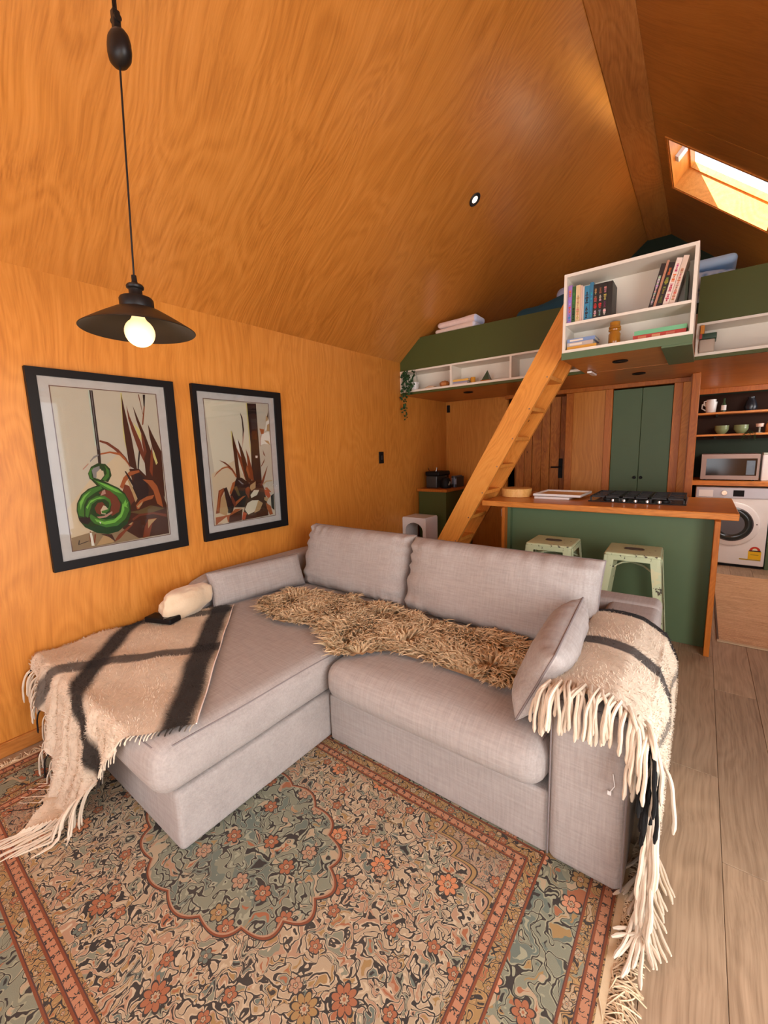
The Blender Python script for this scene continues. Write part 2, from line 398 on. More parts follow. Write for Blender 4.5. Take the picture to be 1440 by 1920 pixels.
# floor: planks laid along the room, each a piece of the floor
fl = struct('floor', box(XL - .05, XR + .05, YF - .05, YB + .05, -0.05, -0.009), M['black_matt'], 'wood-look plank floor', smooth=False)
PW, PL = 0.180, 1.22
proto = None; k = 0
for i in range(22):
    x0 = 0.144 - PW * 15 + PW * i
    oy = (i * 0.437) % PL
    j = 0; y = YF - oy
    while y < YB:
        y0, y1 = max(y, YF), min(y + PL, YB); xa, xb = max(x0, XL), min(x0 + PW, XR)
        if y1 - y0 > 0.03 and xb - xa > 0.01:
            full = abs((y1 - y0) - PL) < 1e-4 and abs((xb - xa) - PW) < 1e-4
            if full and proto is not None:
                o = proto.copy(); COL.objects.link(o); o.location = (xa, y0, 0); o.parent = fl
            else:
                o = box(0.0006, xb - xa - .0006, 0.0008, y1 - y0 - .0008, -0.009, 0.0, 0.0012).build('plank', M['floor'], None, smooth=False)
                o.parent = fl; o.location = (xa, y0, 0)
                if full: proto = o
        y += PL
struct('baseboard_left', box(XL, XL + 0.016, YF, 3.9, 0, 0.07, 0.003), M['ply_y'], smooth=False)
# plywood partition under the loft (nook wall), board door, plywood panel, cupboard wall
PY = 4.65
struct('wall_partition', box(XL, -1.76, PY, PY + .05, 0, 1.925), M['ply'], 'plywood wall at the back of the coffee nook', smooth=False)
struct('wall_partition', box(-1.76, -1.06, PY + .25, PY + .28, 0, 1.925), M['rimu'], smooth=False)
struct('trim_2', box(-1.76, -0.11, 4.575, 4.66, 1.885, 1.924, 0.002), M['rimu'], 'reddish timber rail under the loft soffit', smooth=False)
struct('trim_3', box(-1.13, -1.06, 4.60, 4.90, 0, 1.885, 0.003), M['rimu'], 'reddish timber door jamb', smooth=False)
struct('wall_panel', box(-1.06, -0.772, 4.60, 4.63, 0, 1.885, 0.002), M['ply'], 'plywood panel between the board door and the green cupboard', smooth=False)
dr = thing('door_1', (-1.70, 4.76, 0), 'rustic door of knotty vertical boards behind the ladder', None); dr['kind'] = 'structure'
x = -1.70
for w in (0.10, 0.085, 0.10, 0.09, 0.105, 0.072):
    box(x + .002, x + w - .002, 4.76 + U(0, .006), 4.79, 0.01, 1.88, 0.003).build('board', M['board'], dr, smooth=False); x += w
hd = box(-1.225, -1.185, 4.748, 4.76, 1.02, 1.23, 0.003).build('handle_plate', M['black'], dr, smooth=False)
MB().tube([(-1.205, 4.75, 1.14), (-1.205, 4.70, 1.14), (-1.29, 4.70, 1.14)], 0.008, 8).build('handle', M['black'], hd)
# post and side wall of the kitchen
struct('wall_kitchen', box(-0.110, -0.066, 4.46, YB, 0, 1.925), M['rimu'], 'timber end wall beside the kitchen shelves', smooth=False)
struct('trim_4', box(-0.100, -0.046, 4.36, 4.46, 0, 1.925, 0.003), M['rimu'], 'square timber post carrying the loft', smooth=False)
struct('trim_5', box(-0.166, -0.110, 4.58, 4.62, 0, 1.885, 0.003), M['pine'], smooth=False)
struct('trim_6', box(-0.066, XR, 5.80, 5.83, 1.87, 1.925, 0.003), M['rimu'], 'timber rail above the kitchen shelves', smooth=False)

# ------------------------------------------------------------------ skylight (window_1)
sk = thing('window_1', Rp(KS0, KY0), 'timber-lined skylight in the right ceiling slope', None); sk['kind'] = 'structure'
DEP = 0.165; t = 0.018
def sl(name, args, mat, **k):
    return slab(MB(), Rp, *args).build(name, mat, sk, smooth=False)
M['lining'] = wood('skylight_lining', (0.52, 0.19, 0.030), (0.70, 0.29, 0.055), (0.78, 0.36, 0.085), 'Y', 7, 0.4, 0.4)
sl('lining_board', (KS0, KS1, KY1 - t, KY1, 0, DEP), M['lining'])
sl('lining_board', (KS0, KS1, KY0, KY0 + t, 0, DEP), M['lining'])
sl('lining_board', (KS0, KS0 + t, KY0 + t, KY1 - t, 0, DEP), M['lining'])
sl('lining_board', (KS1 - t, KS1, KY0 + t, KY1 - t, 0, DEP), M['lining'])
tr = MB()
for a in ((KS0 - .012, KS1 + .012, KY0 - .012, KY0 + .006), (KS0 - .012, KS1 + .012, KY1 - .006, KY1 + .012), (KS0 - .012, KS0 + .006, KY0, KY1), (KS1 - .006, KS1 + .012, KY0, KY1)):
    slab(tr, Rp, *a, -0.006, 0.0)
tr.build('edge_bead', M['counter'], sk, smooth=False)
sf = MB(); g = 0.035
for a in ((KS0, KS1, KY0, KY0 + g), (KS0, KS1, KY1 - g, KY1), (KS0, KS0 + g, KY0 + g, KY1 - g), (KS1 - g, KS1, KY0 + g, KY1 - g)):
    slab(sf, Rp, *a, DEP, DEP + 0.045)
sash = sf.build('sash_frame', M['lining'], sk, smooth=False)
s_ = NT('clear_pane'); tb = s_.n('ShaderNodeBsdfTransparent', None, Color=(0.93, 0.95, 0.97)); gb = s_.n('ShaderNodeBsdfGlossy', None, Roughness=0.02)
mx = s_.n('ShaderNodeMixShader', None, i0=0.06, i1=tb.outputs[0], i2=gb.outputs[0]); s_.t.links.new(mx.outputs[0], s_.o.inputs[0]); M['pane'] = s_.m
slab(MB(), Rp, KS0 + g - .005, KS1 - g + .005, KY0 + g - .005, KY1 - g + .005, DEP + .015, DEP + .021).build('pane', M['pane'], sash, smooth=False)
slab(MB(), Rp, KS0 + t, KS0 + t + .03, KY0 + .34, KY0 + .42, 0.04, 0.13).build('bracket', M['enamel'], sk, smooth=False)

# ------------------------------------------------------------------ loft
LY, LZ, PT = 3.68, 1.925, 2.445
BX0, BX1, BY = -0.775, -0.083, 3.0
loft = thing('mezzanine_loft', (-0.6, LY, LZ), 'green-fronted sleeping loft spanning the room above the kitchen, white niches in its face', 'loft')
box(XL, XR, LY + .02, YB, LZ, LZ + .035).build('deck', M['soffit'], loft, smooth=False)
box(BX0, BX1, BY, LY + .018, LZ + .002, LZ + .04).build('landing_deck', M['soffit'], loft, smooth=False)
MB().box(BX0 - .002, BX1 + .001, BY - .004, BY - .0005, LZ - .001, LZ + .042).box(-0.228, BX1, BY, LY, LZ - .012, LZ + .001).build('landing_edge', M['green'], loft, smooth=False).__setitem__('label', 'green painted edge and strip below the bookcase')
NZ0, NZ1 = 1.965, 2.160
pl = MB()
pl.prism([(XL, NZ1), (XL, EAVE - .004), (XL + (PT - EAVE) / 0.8541, PT), (BX0, PT), (BX0, NZ1)], 'y', LY, LY + .02)
pl.box(XL, BX0, LY - .001, LY + .02, LZ, NZ0 - .018)
pl.build('parapet', M['green_dk'], loft, smooth=False)
MB().box(BX1, XR, LY, LY + .02, NZ1, PT).box(BX1, XR, LY - .001, LY + .02, LZ, NZ0 - .018).build('parapet', M['green_dk'], loft, smooth=False)
MB().box(XL + .24, BX0, LY, LY + .24, PT, PT + .012).box(BX1, 1.10, LY, LY + .24, PT, PT + .012).build('ledge', M['green_dk'], loft, smooth=False)
for (a, b, divs) in ((XL, BX0, (-2.53, -1.957, -1.38, -0.793)), (BX1, XR, (-0.083, 0.55, 1.2))):
    nf = MB(); nf.box(a, b, LY - .006, LY + .20, NZ0 - .018, NZ0); nf.box(a, b, LY - .006, LY + .20, NZ1 - .016, NZ1)
    nf.box(a, b, LY + .20, LY + .212, NZ0 - .018, NZ1)
    ns = nf.build('niche_shelf', M['white'], loft, smooth=False)
    for d in divs: box(d, d + .018, LY - .005, LY + .2, NZ0, NZ1 - .016).build('divider', M['white'], ns, smooth=False)
MB().box(-0.735, -0.705, LY - .11, LY + .08, LZ - .016, LZ - .004).build('trim_strip', M['enamel'], loft, smooth=False)['label'] = 'short white strip beside the top of the ladder'
def downlight(name, p, nrm, lit, label, group):
    o = thing(name, p, label, 'downlight', group)
    mb = MB().lathe([(0.023, -0.001), (0.046, -0.001), (0.048, -0.005), (0.044, -0.009), (0.036, -0.009), (0.023, -0.003)], 28, close=True)
    q = Vector((0, 0, 1)).rotation_difference(Vector(nrm)).to_matrix()
    mb.xform(lambda v: q @ v + Vector(p)); mb.build('ring', M['black'] if not lit else M['black_matt'], o)
    mb = MB().lathe([(0.0001, -0.0035), (0.030, -0.0035), (0.030, -0.001), (0.0001, -0.001)], 24); mb.xform(lambda v: q @ v + Vector(p))
    if lit:
        s = NT('lit_lens'); s.b.inputs['Emission Color'].default_value = (1, 0.80, 0.60, 1); s.b.inputs['Emission Strength'].default_value = 3; mm = s.fin((0.8, 0.7, 0.6), 0.3)
    else: mm = plain((0.25, 0.2, 0.15), 0.15, 0.6)
    mb.build('lens', mm, o)
downlight('recessed_downlight', (-0.481, 3.321, LZ + .002), (0, 0, 1), False, 'unlit black downlight under the bookcase, nearer of the two', None)
downlight('recessed_downlight', (-0.443, 4.001, LZ), (0, 0, 1), False, 'unlit black downlight in the soffit in front of the green cupboard', None)
downlight('recessed_downlight', (-1.911, 3.974, LZ), (0, 0, 1), False, 'unlit black downlight in the soffit above the coffee nook', None)
downlight('recessed_downlight', (-1.450, 3.115, 3.1675), (-ST, 0, CT), True, 'small lit downlight in the sloping plywood ceiling', None)

# ================================================================== SOFA
sofa = thing('corner_sofa', (-1.3, 1.4, 0), 'light grey fabric corner sofa with a long chaise on the left', 'sofa')
def crown(z0, z1, amp, edge=0.0):
    def fn(w, u):
        if u.z > 0.2: w.z += amp * (1 - abs(u.x) ** 3) * (1 - abs(u.y) ** 3)
        return w
    return fn
def soft(w, amp=0.004, f=3.0, seed=0.0):
    n = mnoise.noise(Vector((w.x * f + seed, w.y * f, w.z * f)))
    return Vector((w.x, w.y, w.z + amp * n))
MB().rbox(-2.46, -1.342, 0.562, 2.30, 0.012, 0.245, 0.022, 10).build('chaise_base', M['fabric'], sofa)
MB().rbox(-1.334, -0.330, 1.285, 2.30, 0.012, 0.245, 0.015, 8).build('seat_base', M['fabric'], sofa)
def seatc(name, x0, x1, y0, y1, z0, z1, r, bulge, pz=None):
    def fn(w, u):
        if u.z > 0: w.z += 0.022 * (1 - abs(u.x) ** 2.5) * (1 - abs(u.y) ** 2.5)
        if u.y < -0.5: w.y -= bulge * (1 - u.z * u.z) * (1 - abs(u.x) ** 6)
        return soft(w, 0.005, 3.0)
    c = MB().rbox(x0, x1, y0, y1, z0, z1, r, 14, fn).build(name, M['fabric'], sofa)
    e = r * 0.30; mb = MB()
    for zz in (z1 - e,):
        pts = []; n = 24
        for i in range(n + 1): pts.append((x0 + r + (x1 - x0 - 2 * r) * i / n, y0 + e - bulge * .35 * (1 - abs(2 * i / n - 1) ** 6), zz))
        for i in range(n + 1): pts.append((x1 - e, y0 + r + (y1 - y0 - 2 * r) * i / n, zz))
        for i in range(n + 1): pts.append((x1 - r - (x1 - x0 - 2 * r) * i / n, y1 - e, zz))
        for i in range(n + 1): pts.append((x0 + e, y1 - r - (y1 - y0 - 2 * r) * i / n, zz))
        pts = [soft(Vector(p), 0.005, 3.0) for p in pts]
        mb.loop(pts, 0.0035, 6)
    mb.build('piping', M['piping'], c)
    return c
seatc('chaise_cushion', -2.455, -1.318, 0.502, 2.05, 0.247, 0.445, 0.068, 0.010)
seatc('seat_cushion', -1.318, -0.334, 1.235, 2.05, 0.247, 0.432, 0.075, 0.022)
def sl_fn(w, u): return soft(w, 0.003, 5.0, 3.0)
MB().rbox(-0.328, -0.104, 1.272, 2.335, 0.012, 0.600, 0.032, 12, sl_fn).build('armrest', M['fabric'], sofa)
ap = MB()
for yy in (1.277,):
    ap.tube([(-0.324, yy, 0.03), (-0.324, yy, 0.55), (-0.318, yy, 0.585), (-0.30, yy, 0.594), (-0.13, yy, 0.594), (-0.112, yy, 0.585), (-0.108, yy, 0.55), (-0.108, yy, 0.03)], 0.003, 6)
ap.build('piping', M['piping'], sofa)
MB().rbox(-2.50, -0.104, 2.26, 2.42, 0.012, 0.610, 0.035, 12, sl_fn).build('back_frame', M['fabric'], sofa)
def rail(w, u):
    t = min(1, max(0, (w.y - 0.98) / 0.40)); f = 0.72 + 0.28 * (t * t * (3 - 2 * t))
    if w.z > .3: w.z = .3 + (w.z - .3) * (1 - (1 - f) * 2.0)
    return w
MB().rbox(-2.515, -2.37, 0.98, 2.30, 0.02, 0.630, 0.035, 14, rail).build('side_rail', M['fabric'], sofa)
tg = MB(); tg.tube([(-0.145, 1.268, 0.42), (-0.138, 1.262, 0.385), (-0.15, 1.262, 0.36)], 0.0012, 5)
tg.box(-0.156, -0.146, 1.262, 1.2645, 0.350, 0.362); tg.build('care_tag', M['enamel'], sofa)

# ---------------------------------------------------------------- loose cushions
def pillow(name, w, h, t, label, cat, loc, rot, pinch=0.05, wr=0.006, seed=1, p=3.2, q=0.42, mat=None, group=None, pipe=True, flat=0.0):
    """width on X, height on Z (from 0), thickness on Y; the bottom edge sits at loc."""
    root = thing(name, (0, 0, 0), label, cat, group)
    NU, NV = 44, 30; rnd = random.Random(seed); ph = [rnd.uniform(0, 6.28) for _ in range(6)]
    def prof(u, v):
        a = max(0, 1 - abs(u) ** p) * max(0, 1 - abs(v) ** p)
        return a ** q
    def outline(u, v):
        x = w / 2 * u * (1 - pinch * (1 - v * v)); z = h / 2 * v * (1 - pinch * (1 - u * u) * (1.0 if v < 0 else 0.6))
        return x, z + h / 2
    vs = []; fs = []
    for side in (-1, 1):
        for i in range(NV + 1):
            for j in range(NU + 1):
                # denser near the edges
                u = math.sin((j / NU - .5) * math.pi * 0.98) / math.sin(.49 * math.pi); v = math.sin((i / NV - .5) * math.pi * .98) / math.sin(.49 * math.pi)
                x, z = outline(u, v); T = t / 2 * prof(u, v) * (1 - flat * v)
                e1 = math.exp(-(1 - abs(v)) * 4.5); e2 = math.exp(-(1 - abs(u)) * 4.5); inner = min(1, T / (t * .2))
                wk = wr * inner * (e1 * (math.sin(u * 23 + ph[0] + 3 * math.sin(u * 5 + ph[1])) * .6 + math.sin(u * 41 + ph[2] + v * 6) * .4) + e2 * (math.sin(v * 17 + ph[3] + 2 * math.sin(v * 4 + ph[4])) * .7))
                nn = mnoise.noise(Vector((u * 1.6 + seed * 7, v * 1.6, side * 3.0))) * t * 0.05 * inner
                vs.append((x, side * (T + wk + nn), z))
    W = NU + 1; B = (NV + 1) * W
    for i in range(NV):
        for j in range(NU):
            a = i * W + j
            fs.append((a, a + 1, a + W + 1, a + W)); b = a + B; fs.append((b, b + W, b + W + 1, b + 1))
    rim = [i for i in range(W)] + [i * W + NU for i in range(1, NV + 1)] + [NV * W + j for j in range(NU - 1, -1, -1)] + [i * W for i in range(NV - 1, 0, -1)]
    for k in range(len(rim)):
        a, b = rim[k], rim[(k + 1) % len(rim)]; fs.append((a, a + B, b + B, b))
    body = MB().add(vs, fs).build('cover', mat or M['fabric'], root, angle=180)
    if pipe:
        pts = [((Vector(vs[r]) + Vector(vs[r + B])) / 2) for r in rim]
        MB().loop(pts, 0.0038, 6).build('seam', M['piping'], root)
    root.location = loc; root.rotation_euler = rot
    return root
D = math.radians
pillow('back_cushion', 0.88, 0.435, 0.235, 'plump grey back cushion at the corner, over the chaise', 'cushion', (-1.80, 1.99, 0.437), (D(-17), 0, D(0)), 0.02, 0.020, 3, 5.0, 0.42)
pillow('back_cushion', 1.04, 0.435, 0.245, 'wide grey back cushion beside the fringed armrest', 'cushion', (-0.84, 1.97, 0.430), (D(-17), 0, D(-1)), 0.02, 0.024, 5, 5.0, 0.42)
pillow('lumbar_pillow', 0.64, 0.215, 0.13, 'small grey oblong pillow leaning on the left sofa rail', 'pillow', (-2.235, 1.61, 0.460), (D(-22), 0, D(80)), 0.03, 0.003, 9, 5.0, 0.45)
pillow('throw_pillow', 0.60, 0.29, 0.16, 'grey square pillow standing against the right armrest, seen edge on', 'pillow', (-0.468, 1.60, 0.452), (D(-24), 0, D(-86)), 0.03, 0.009, 12, 3.6, 0.5)
# cream cushion, lumpy
def lump(name, c, sx, sy, sz, label, cat, mat, seed, rot=0.0, amp=0.25):
    root = thing(name, c, label, cat); bm = bmesh.new(); bmesh.ops.create_icosphere(bm, subdivisions=4, radius=1.0)
    q = Matrix.Rotation(rot, 3, 'Z'); mb = MB()
    for v in bm.verts:
        p = v.co.copy(); n = mnoise.noise(p * 1.3 + Vector((seed, 0, 0))); n2 = mnoise.noise(p * 3.5 + Vector((0, seed, 0)))
        p = Vector([math.copysign(abs(a) ** 0.8, a) for a in p]); p *= 1 + amp * n + amp * .3 * n2
        p = q @ Vector((p.x * sx, p.y * sy, p.z * sz)); mb.v.append((p.x + c[0], p.y + c[1], p.z + c[2])); mb.c.append((1, 1, 1))
    mb.f = [tuple(v.index for v in f.verts) for f in bm.faces]; bm.free()
    mb.build('cover', mat, root, angle=180); return root
fleece = NT('cream_fleece'); fleece.bump(fleece.noise(fleece.co, 60, 4), 0.5, 0.006); fleece.b.inputs['Sheen Weight'].default_value = .4
M['fleece'] = fleece.fin(fleece.mix(fleece.noise(fleece.co, 8, 3), (0.62, 0.46, 0.29), (0.76, 0.62, 0.44)), 0.95, 0, .1)
lump('fleece_cushion', (-2.325, 1.145, 0.548), 0.075, 0.155, 0.085, 'cream fleecy cushion slumped at the end of the sofa rail', 'cushion', M['fleece'], 2.0, rot=0.15)
rc = thing('remote_case', (-2.29, 1.02, 0.478), 'flat black case lying on the blanket by the cream cushion', 'case')
MB().rbox(-2.40, -2.22, 0.965, 1.045, 0.478, 0.508, 0.008, 3).xform(lambda v: Matrix.Rotation(0.35, 3, 'Z') @ (v - Vector((-2.31, 1.0, 0))) + Vector((-2.31, 1.0, 0))).build('body', M['black'], rc)
MB().box(-2.262, -2.258, 0.985, 1.07, 0.4785, 0.509).build('band', M['chrome'], rc, smooth=False)

# ---------------------------------------------------------------- sofa top surface
def seat_z(x, y):
    if x < -1.322:
        u = abs((x + 1.8885) / 0.5665); v = abs((y - 1.285) / 0.765); return 0.447 + 0.022 * max(0, 1 - u ** 2.5) * max(0, 1 - v ** 2.5)
    u = abs((x + 0.826) / 0.492); v = abs((y - 1.64) / 0.405); return 0.434 + 0.022 * max(0, 1 - u ** 2.5) * max(0, 1 - v ** 2.5)
# ---------------------------------------------------------------- sheepskin
FUR = [(-2.14, 1.50), (-2.08, 1.78), (-1.75, 1.86), (-1.3, 1.86), (-0.9, 1.86), (-0.56, 1.84), (-0.48, 1.62), (-0.50, 1.46), (-0.66, 1.44), (-0.88, 1.46), (-1.10, 1.44), (-1.22, 1.33), (-1.31, 1.285), (-1.42, 1.37), (-1.60, 1.42), (-1.72, 1.36), (-1.88, 1.37), (-2.02, 1.43)]
def inpoly(x, y, P):
    c = False; j = len(P) - 1
    for i in range(len(P)):
        if (P[i][1] > y) != (P[j][1] > y) and x < (P[j][0] - P[i][0]) * (y - P[i][1]) / (P[j][1] - P[i][1]) + P[i][0]: c = not c
        j = i
    return c
def edge_d(x, y, P):
    d = 9
    for i in range(len(P)):
        a = Vector(P[i]); b = Vector(P[(i + 1) % len(P)]); ab = b - a; t = max(0, min(1, (Vector((x, y)) - a).dot(ab) / ab.length_squared))
        d = min(d, (a + ab * t - Vector((x, y))).length)
    return d
fr_root = thing('sheepskin', (-1.3, 1.6, 0.47), 'shaggy tan sheepskin spread along the sofa seats', 'sheepskin')
hide = MB(); hide.cur = (0.42, 0.27, 0.14); gs = 0.03; idx = {}
xs = [(-2.16 + gs * i) for i in range(58)]; ys = [(1.26 + gs * j) for j in range(22)]
for i in range(57):
    for j in range(21):
        if inpoly(xs[i] + gs / 2, ys[j] + gs / 2, FUR):
            q = []
            for a, b in ((i, j), (i + 1, j), (i + 1, j + 1), (i, j + 1)):
                if (a, b) not in idx: idx[a, b] = len(hide.v); hide.v.append((xs[a], ys[b], seat_z(xs[a], ys[b]) + 0.018)); hide.c.append(hide.cur)
                q.append(idx[a, b])
            hide.f.append(tuple(q))
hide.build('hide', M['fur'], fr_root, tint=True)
tuft = MB(); rg = random.Random(3); n = 0
while n < 9500:
    x, y = rg.uniform(-2.16, -0.46), rg.uniform(1.27, 1.88)
    if not inpoly(x, y, FUR): continue
    n += 1
    cl = mnoise.noise_vector(Vector((x * 7, y * 7, 0.3))); ang = math.atan2(cl.y - 0.12, cl.x) + rg.gauss(0, 0.55)
    L = rg.uniform(0.045, 0.080); z = seat_z(x, y) + 0.014
    d = edge_d(x, y, FUR); lift = rg.uniform(0.018, 0.042) * (0.6 + 0.4 * min(1, d / .06))
    cu = rg.uniform(-1.6, 1.6); pts = []; px, py = x, y; K = 5
    for k in range(K):
        t = k / (K - 1); pts.append((px, py, z + lift * math.sin(min(1, t * 1.25) * math.pi * .62)))
        aa = ang + cu * t; px += math.cos(aa) * L / (K - 1); py += math.sin(aa) * L / (K - 1)
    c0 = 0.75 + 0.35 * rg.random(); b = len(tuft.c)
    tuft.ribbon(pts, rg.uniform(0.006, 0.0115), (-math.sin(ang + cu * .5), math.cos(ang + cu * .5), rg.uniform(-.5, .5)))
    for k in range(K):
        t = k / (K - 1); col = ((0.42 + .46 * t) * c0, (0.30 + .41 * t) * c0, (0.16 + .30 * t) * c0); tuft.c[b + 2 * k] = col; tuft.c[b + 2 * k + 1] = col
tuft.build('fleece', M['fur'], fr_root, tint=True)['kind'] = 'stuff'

# ---------------------------------------------------------------- mohair throws
CREAM = (0.64, 0.535, 0.41); DARK = (0.014, 0.011, 0.010); GREY = (0.085, 0.072, 0.062)
def lerp(a, b, t): return tuple(x + (y - x) * t for x, y in zip(a, b))
class Cloth:
    """P(s, t) gives a point of the cloth, colour(s, t) its dye; grid NxM."""
    def __init__(c, P, colour, s0, s1, t0, t1, ns, nt):
        c.P, c.colour = P, colour; c.r = (s0, s1, t0, t1); c.ns, c.nt = ns, nt
    def grid(c):
        s0, s1, t0, t1 = c.r; mb = MB()
        for i in range(c.ns + 1):
            for j in range(c.nt + 1):
                s = s0 + (s1 - s0) * i / c.ns; t = t0 + (t1 - t0) * j / c.nt
                mb.v.append(tuple(c.P(s, t))); mb.c.append(c.colour(s, t))
        W = c.nt + 1
        for i in range(c.ns):
            for j in range(c.nt): a = i * W + j; mb.f.append((a, a + 1, a + W + 1, a + W))
        return mb
    def normal(c, s, t):
        e = 0.004; a = Vector(c.P(s + e, t)) - Vector(c.P(s - e, t)); b = Vector(c.P(s, t + e)) - Vector(c.P(s, t - e)); n = a.cross(b)
        return n.normalized() if n.length > 1e-12 else Vector((0, 0, 1))
    def fuzz(c, n, flip=1, seed=1, length=(0.010, 0.022)):
        rg = random.Random(seed); mb = MB(); s0, s1, t0, t1 = c.r
        for _ in range(n):
            s, t = rg.uniform(s0, s1), rg.uniform(t0, t1); p = Vector(c.P(s, t)); nn = c.normal(s, t) * flip
            d = mnoise.noise_vector(Vector((s * 9, t * 9, seed))) + Vector([rg.gauss(0, .3) for _ in range(3)]); d -= nn * d.dot(nn)
            if d.length < 1e-3: continue
            d.normalize(); L = rg.uniform(*length); k = rg.uniform(.85, 1.15); col = tuple(min(1, x * k) for x in c.colour(s, t))
            side = nn.cross(d)
            mb.ribbon([p, p + d * L * .5 + nn * L * .32, p + d * L + nn * L * .22], rg.uniform(.0013, .0024), side, col)
        return mb
def strand(mb, p, d0, L, rg, col, r=0.0028, grav=1.0, floor=0.004, K=9, push=None, n=5):
    pts = [Vector(p)]; d = Vector(d0).normalized(); st = L / K
    w1 = rg.uniform(0, 6.28)
    for k in range(K):
        d = (d + Vector((0, 0, -1)) * 0.55 * grav + Vector((math.sin(w1 + k), math.cos(w1 * 2 + k * 1.3), 0)) * .10).normalized()
        q = pts[-1] + d * st
        if push: q = push(q)
        if q.z < floor + r: q.z = floor + r; d = Vector((d.x, d.y, 0)) if (abs(d.x) + abs(d.y)) > .05 else Vector((rg.uniform(-1, 1), -1, 0)); d.normalize(); q = Vector((pts[-1].x + d.x * st, pts[-1].y + d.y * st, q.z))
        pts.append(q)
    mb.tube(pts, [r * (1.0 if k < K - 1 else 1.15) for k in range(K)] + [r * .5], n, True, col)
# --- throw over the chaise
E1 = Vector((0.77, -0.64)).normalized(); E2 = Vector((-E1.y * -1, 0)); E2 = Vector((-0.64, -0.77)).normalized(); A0 = Vector((-2.20, 1.37))
YE, XE, ZT = 0.498, -2.462, 0.458
def chaise_P(s, t):
    q = A0 + E1 * s + E2 * t; x, y = q.x, q.y
    z = seat_z(max(x, -2.45), max(y, .53)) + 0.012 + 0.004 * math.sin(s * 19 + t * 7) + .003 * math.sin(t * 31)
    ripple = 0.0
    if y < YE:
        L = YE - y; R = 0.05
        if L < R * 1.57: a = L / R; y2 = YE - R * math.sin(a) * .55; z2 = z - R * (1 - math.cos(a))
        else: y2 = YE - R * .55; z2 = z - R - (L - R * 1.57)
        ripple = min(1, L / .2) * (0.020 * math.sin(x * 21 + .6) + .012 * math.sin(x * 47 + s * 9)); y2 -= abs(ripple) + 0.10 * max(0, L - .1) * (1.0)
        y2 -= max(0, (L - .30)) * .25
        y = y2; z = z2
        if z < 0.016: y -= (0.016 - z) * 1.0; z = 0.016 + 0.006 * (1 + math.sin(x * 40))
    if x < XE:
        L = XE - x; x = XE - min(L, 0.03) * 1.0; z -= max(0, L - .02)
        z = max(z, 0.02)
    return Vector((x, y, z))
def chaise_C(s, t):
    def band(v, a, b, e=.012): return max(0, min(1, (v - a) / e + .5)) * max(0, min(1, (b - v) / e + .5))
    w = 0.012 * mnoise.noise(Vector((s * 6, t * 6, 0)))
    c = CREAM
    c = lerp(c, GREY, .92 * band(s + w, 0.045, 0.125)); c = lerp(c, GREY, .92 * band(s + w, 0.52, 0.60))
    d = max(band(t + w, 0.010, 0.125, .03), band(t + w, 0.475, 0.575, .03)); c = lerp(c, DARK, d * .97)
    return c
ch = thing('chaise_throw', (-1.9, 0.7, 0.46), 'cream mohair throw with wide black checks, spread over the chaise and trailing to the rug', 'blanket')
cc = Cloth(chaise_P, chaise_C, 0.0, 1.13, 0.0, 0.93, 110, 96)
cc.grid().build('cloth', M['wool'], ch, tint=True, angle=180)
cc.fuzz(15000, -1 if cc.normal(.5, .3).z < 0 else 1, 5).build('fuzz', M['wool'], ch, tint=True)['kind'] = 'stuff'
fg = MB(); rg = random.Random(11)
for i in range(70):
    t = 0.93 * (i + .5) / 70; p = chaise_P(1.13, t); col = chaise_C(1.12, t)
    if p.z > 0.40: strand(fg, p, (rg.uniform(-.1, .5), -.6, .15), rg.uniform(.018, .035), rg, col, .0022, .3)
    elif t < .56: strand(fg, p, (rg.uniform(.0, .4), -.5, -.4), rg.uniform(.02, .05), rg, col, .002, .5)
    else:
        strand(fg, p + Vector((0, 0, .004)), (rg.uniform(-.45, .05), -.8, .0), rg.uniform(.15, .24), rg, lerp(col, CREAM, .7), .0038, .7, .006)
for i in range(14):
    s = 0.12 + i * .030; p = chaise_P(s, .93); strand(fg, p, (-.1, -.9, -.1), rg.uniform(.10, .17), rg, CREAM, .0040, 1.0, push=lambda q: Vector((max(q.x, -2.52), min(q.y, .52), q.z)))
for i in range(22):
    s = 0.40 + i * .030; p = chaise_P(s, .93); strand(fg, p, (-.5, -.4, -.3), rg.uniform(.09, .15), rg, CREAM if i % 7 else DARK, .0036, 1.0)
fg.build('fringe', M['wool'], ch, tint=True)['kind'] = 'stuff'
ed = MB(); ed.tube([chaise_P(1.13 * i / 60, -0.002) + Vector((0, 0, .002)) for i in range(61)], .0028, 6, True, (.8, .68, .6)); ed.build('selvedge', M['wool'], ch, tint=True)
# --- throw over the right arm:  s runs over the arm (inside -> outside), t from front to back
AX0, AX1, AZ = -0.332, -0.098, 0.622
def arm_P(s, t):
    # outline of the arm section, inner side down 0.06, across the top, down the outer side
    W = AX1 - AX0; R = .05
    inner = 0.03
    back = t
    y = 1.262 + t + 0.010 * math.sin(s * 17)
    hump = 0.012 * math.sin(s * 9 + t * 4) + .004 * math.sin(t * 27 + s * 5)
    if s < inner: return Vector((AX0 - .016, y, AZ - .03 - (inner - s)))
    s2 = s - inner
    if s2 < W + .02:
        u = s2 / (W + .02); x = AX0 - .016 + (W + .045) * u
        z = AZ - .03 + 0.045 * math.sin(math.pi * min(1, .10 + u * .86)) ** .55 + hump * .5 - .028 * max(0, u - .7) / .3
        return Vector((x, y, z))
    L = s2 - (W + .02); x = AX0 - .016 + W + .045
    bul = min(1, L / .10)
    x += .022 * bul + .016 * min(1, t / .5) * bul + .012 * math.sin(y * 16 + 1) * min(1, L / .2) - .02 * max(0, L - .3)
    y += -0.06 * L * (1 - t) + .03 * L * math.sin(s * 5)
    return Vector((x, y, AZ - .04 - L))
